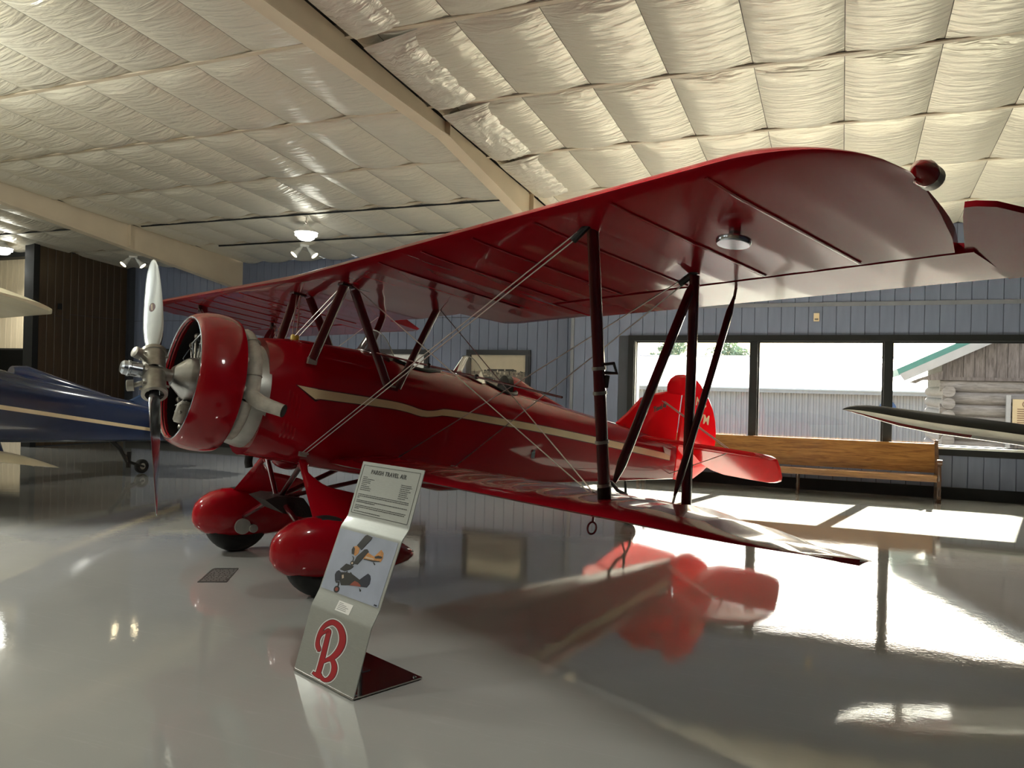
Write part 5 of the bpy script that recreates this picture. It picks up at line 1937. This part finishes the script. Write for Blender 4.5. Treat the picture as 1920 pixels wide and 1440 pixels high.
for i in range(46):
    x0 = 1.93 + .20 * i
    x1 = x0 + .193
    zt = lambda x: 2.21 + (x - 1.074) * .503 - .14 if x < 6.2 else 2.21 + (11.32 - x) * .503 - .14
    if zt((x0 + x1) / 2) < 2.05:
        continue
    ob('gable_board', MB().prism([T(x0, 19.02 + .008 * (i % 2), 2.0), T(x1, 19.02 + .008 * (i % 2), 2.0), T(x1, 19.02 + .008 * (i % 2), zt(x1)), T(x0, 19.02 + .008 * (i % 2), zt(x0))], (0, .03, 0)), M_grey_wood, cab, sharp=None)
ob('gable_sill', MB().box(T(1.92, 18.97, 1.985), T(7.7, 19.2, 2.055)), M_grey_wood, cab)
ob('eave_beam', MB().loft([[T(x, y, z) for x, z in ((1.30, 1.93), (1.42, 1.90), (1.55, 1.97), (1.93, 1.99), (1.93, 2.18), (1.5, 2.02))] for y in (18.85, 19.0)]), M_grey_wood, cab)
for sg in (1, -1):
    X = (lambda x: x) if sg > 0 else (lambda x: 12.4 - x)
    ob('roof', MB().loft([[T(X(1.05), y, 2.20), T(X(6.2), y, 4.79), T(X(6.2), y, 4.63), T(X(1.10), y, 2.06)] for y in (18.72, 23.2)]), M_green, cab, sharp=20)
    ob('barge_board', MB().prism([T(X(1.10), 18.70, 2.09), T(X(6.2), 18.70, 4.66), T(X(6.2), 18.70, 4.46), T(X(1.20), 18.70, 1.95)], (0, .035, 0)), M_siding_l, cab, sharp=None)
ob('post', MB().box(T(3.09, 18.86, -.35), T(3.17, 18.94, 1.70)), M_siding_l, cab)
sg_ = tag(empty('notice_board', (3.60, 18.88, .9)), 'tan notice board with brown emblem on the log cabin', 'sign')
ob('board', MB().box((-.40, -.03, .15), (.40, 0, .72)), M_signtan, sg_)
MM = Matrix(((1, 0, 0, -.40), (0, 0, -1, -.031), (0, 1, 0, .15), (0, 0, 0, 1)))
pr_ = [(0, 0, circ(.23, .47, .065, 20)), (1, 1, circ(.23, .47, .048, 20)), (0, 2, [(.20, .44), (.26, .44), (.255, .49), (.23, .505), (.205, .49)])]
for i in range(7):
    pr_.append((0, 0, quad(.08, .36 - .045 * i, .08 + (.5, .62, .60, .62, .55, .6, .3)[i], .378 - .045 * i)))
flat(pr_, MM, 'sign_print', [M_signbr, M_signtan], sg_, .001)
ob('stake', MB().box((-.35, -.0, -1.25), (-.28, .05, .6)).box((.28, -.0, -1.25), (.35, .05, .6)), M_grey_wood, sg_)

M_leaf = pm('backlit_tree_leaves', (.26, .33, .24), .6, var=.35, scale=1.5)  # leaf colour paled to imitate backlight and flare
M_bark = pm('tree_bark', (.12, .09, .06), .9)


def tree(x, y, h, wd_, seed, label):
    rd = random.Random(seed)
    t = tag(empty('leafy_tree', (x, y, -.35)), label, 'tree', 'trees behind the shed')
    ob('trunk', MB().tube([(0, 0, 0), (.1, 0, h * .4), (0, .1, h * .7)], [.28, .2, .1], 8), M_bark, t)
    vs, fs = [], []
    for i in range(3000):
        b = rd.choice(range(9))
        rb = random.Random(seed * 31 + b)
        c = Vector((rb.uniform(-.62, .62) * wd_, rb.uniform(-.5, .5) * wd_, h * rb.uniform(.52, .86)))
        r = wd_ * rb.uniform(.32, .5)
        d = Vector((rd.gauss(0, 1), rd.gauss(0, 1), rd.gauss(0, 1))).normalized() * r * rd.random() ** .4
        p = c + d
        a = Vector((rd.gauss(0, 1), rd.gauss(0, 1), rd.gauss(0, 1))).normalized() * rd.uniform(.10, .2)
        q = Vector((rd.gauss(0, 1), rd.gauss(0, 1), rd.gauss(0, 1))).normalized() * rd.uniform(.08, .15)
        k = len(vs)
        vs += [p - a, p + q, p + a, p - q]
        fs.append((k, k + 1, k + 2, k + 3))
    o = ob('foliage', MB().add(vs, fs), M_leaf, t, sharp=None)
    o['kind'] = 'stuff'


tree(-14.3, 70, 7.0, 2.5, 5, 'leafy tree behind the shed roof, left of its neighbour')
tree(-8.8, 70, 6.9, 2.2, 9, 'leafy tree behind the shed roof, by the first mullion')
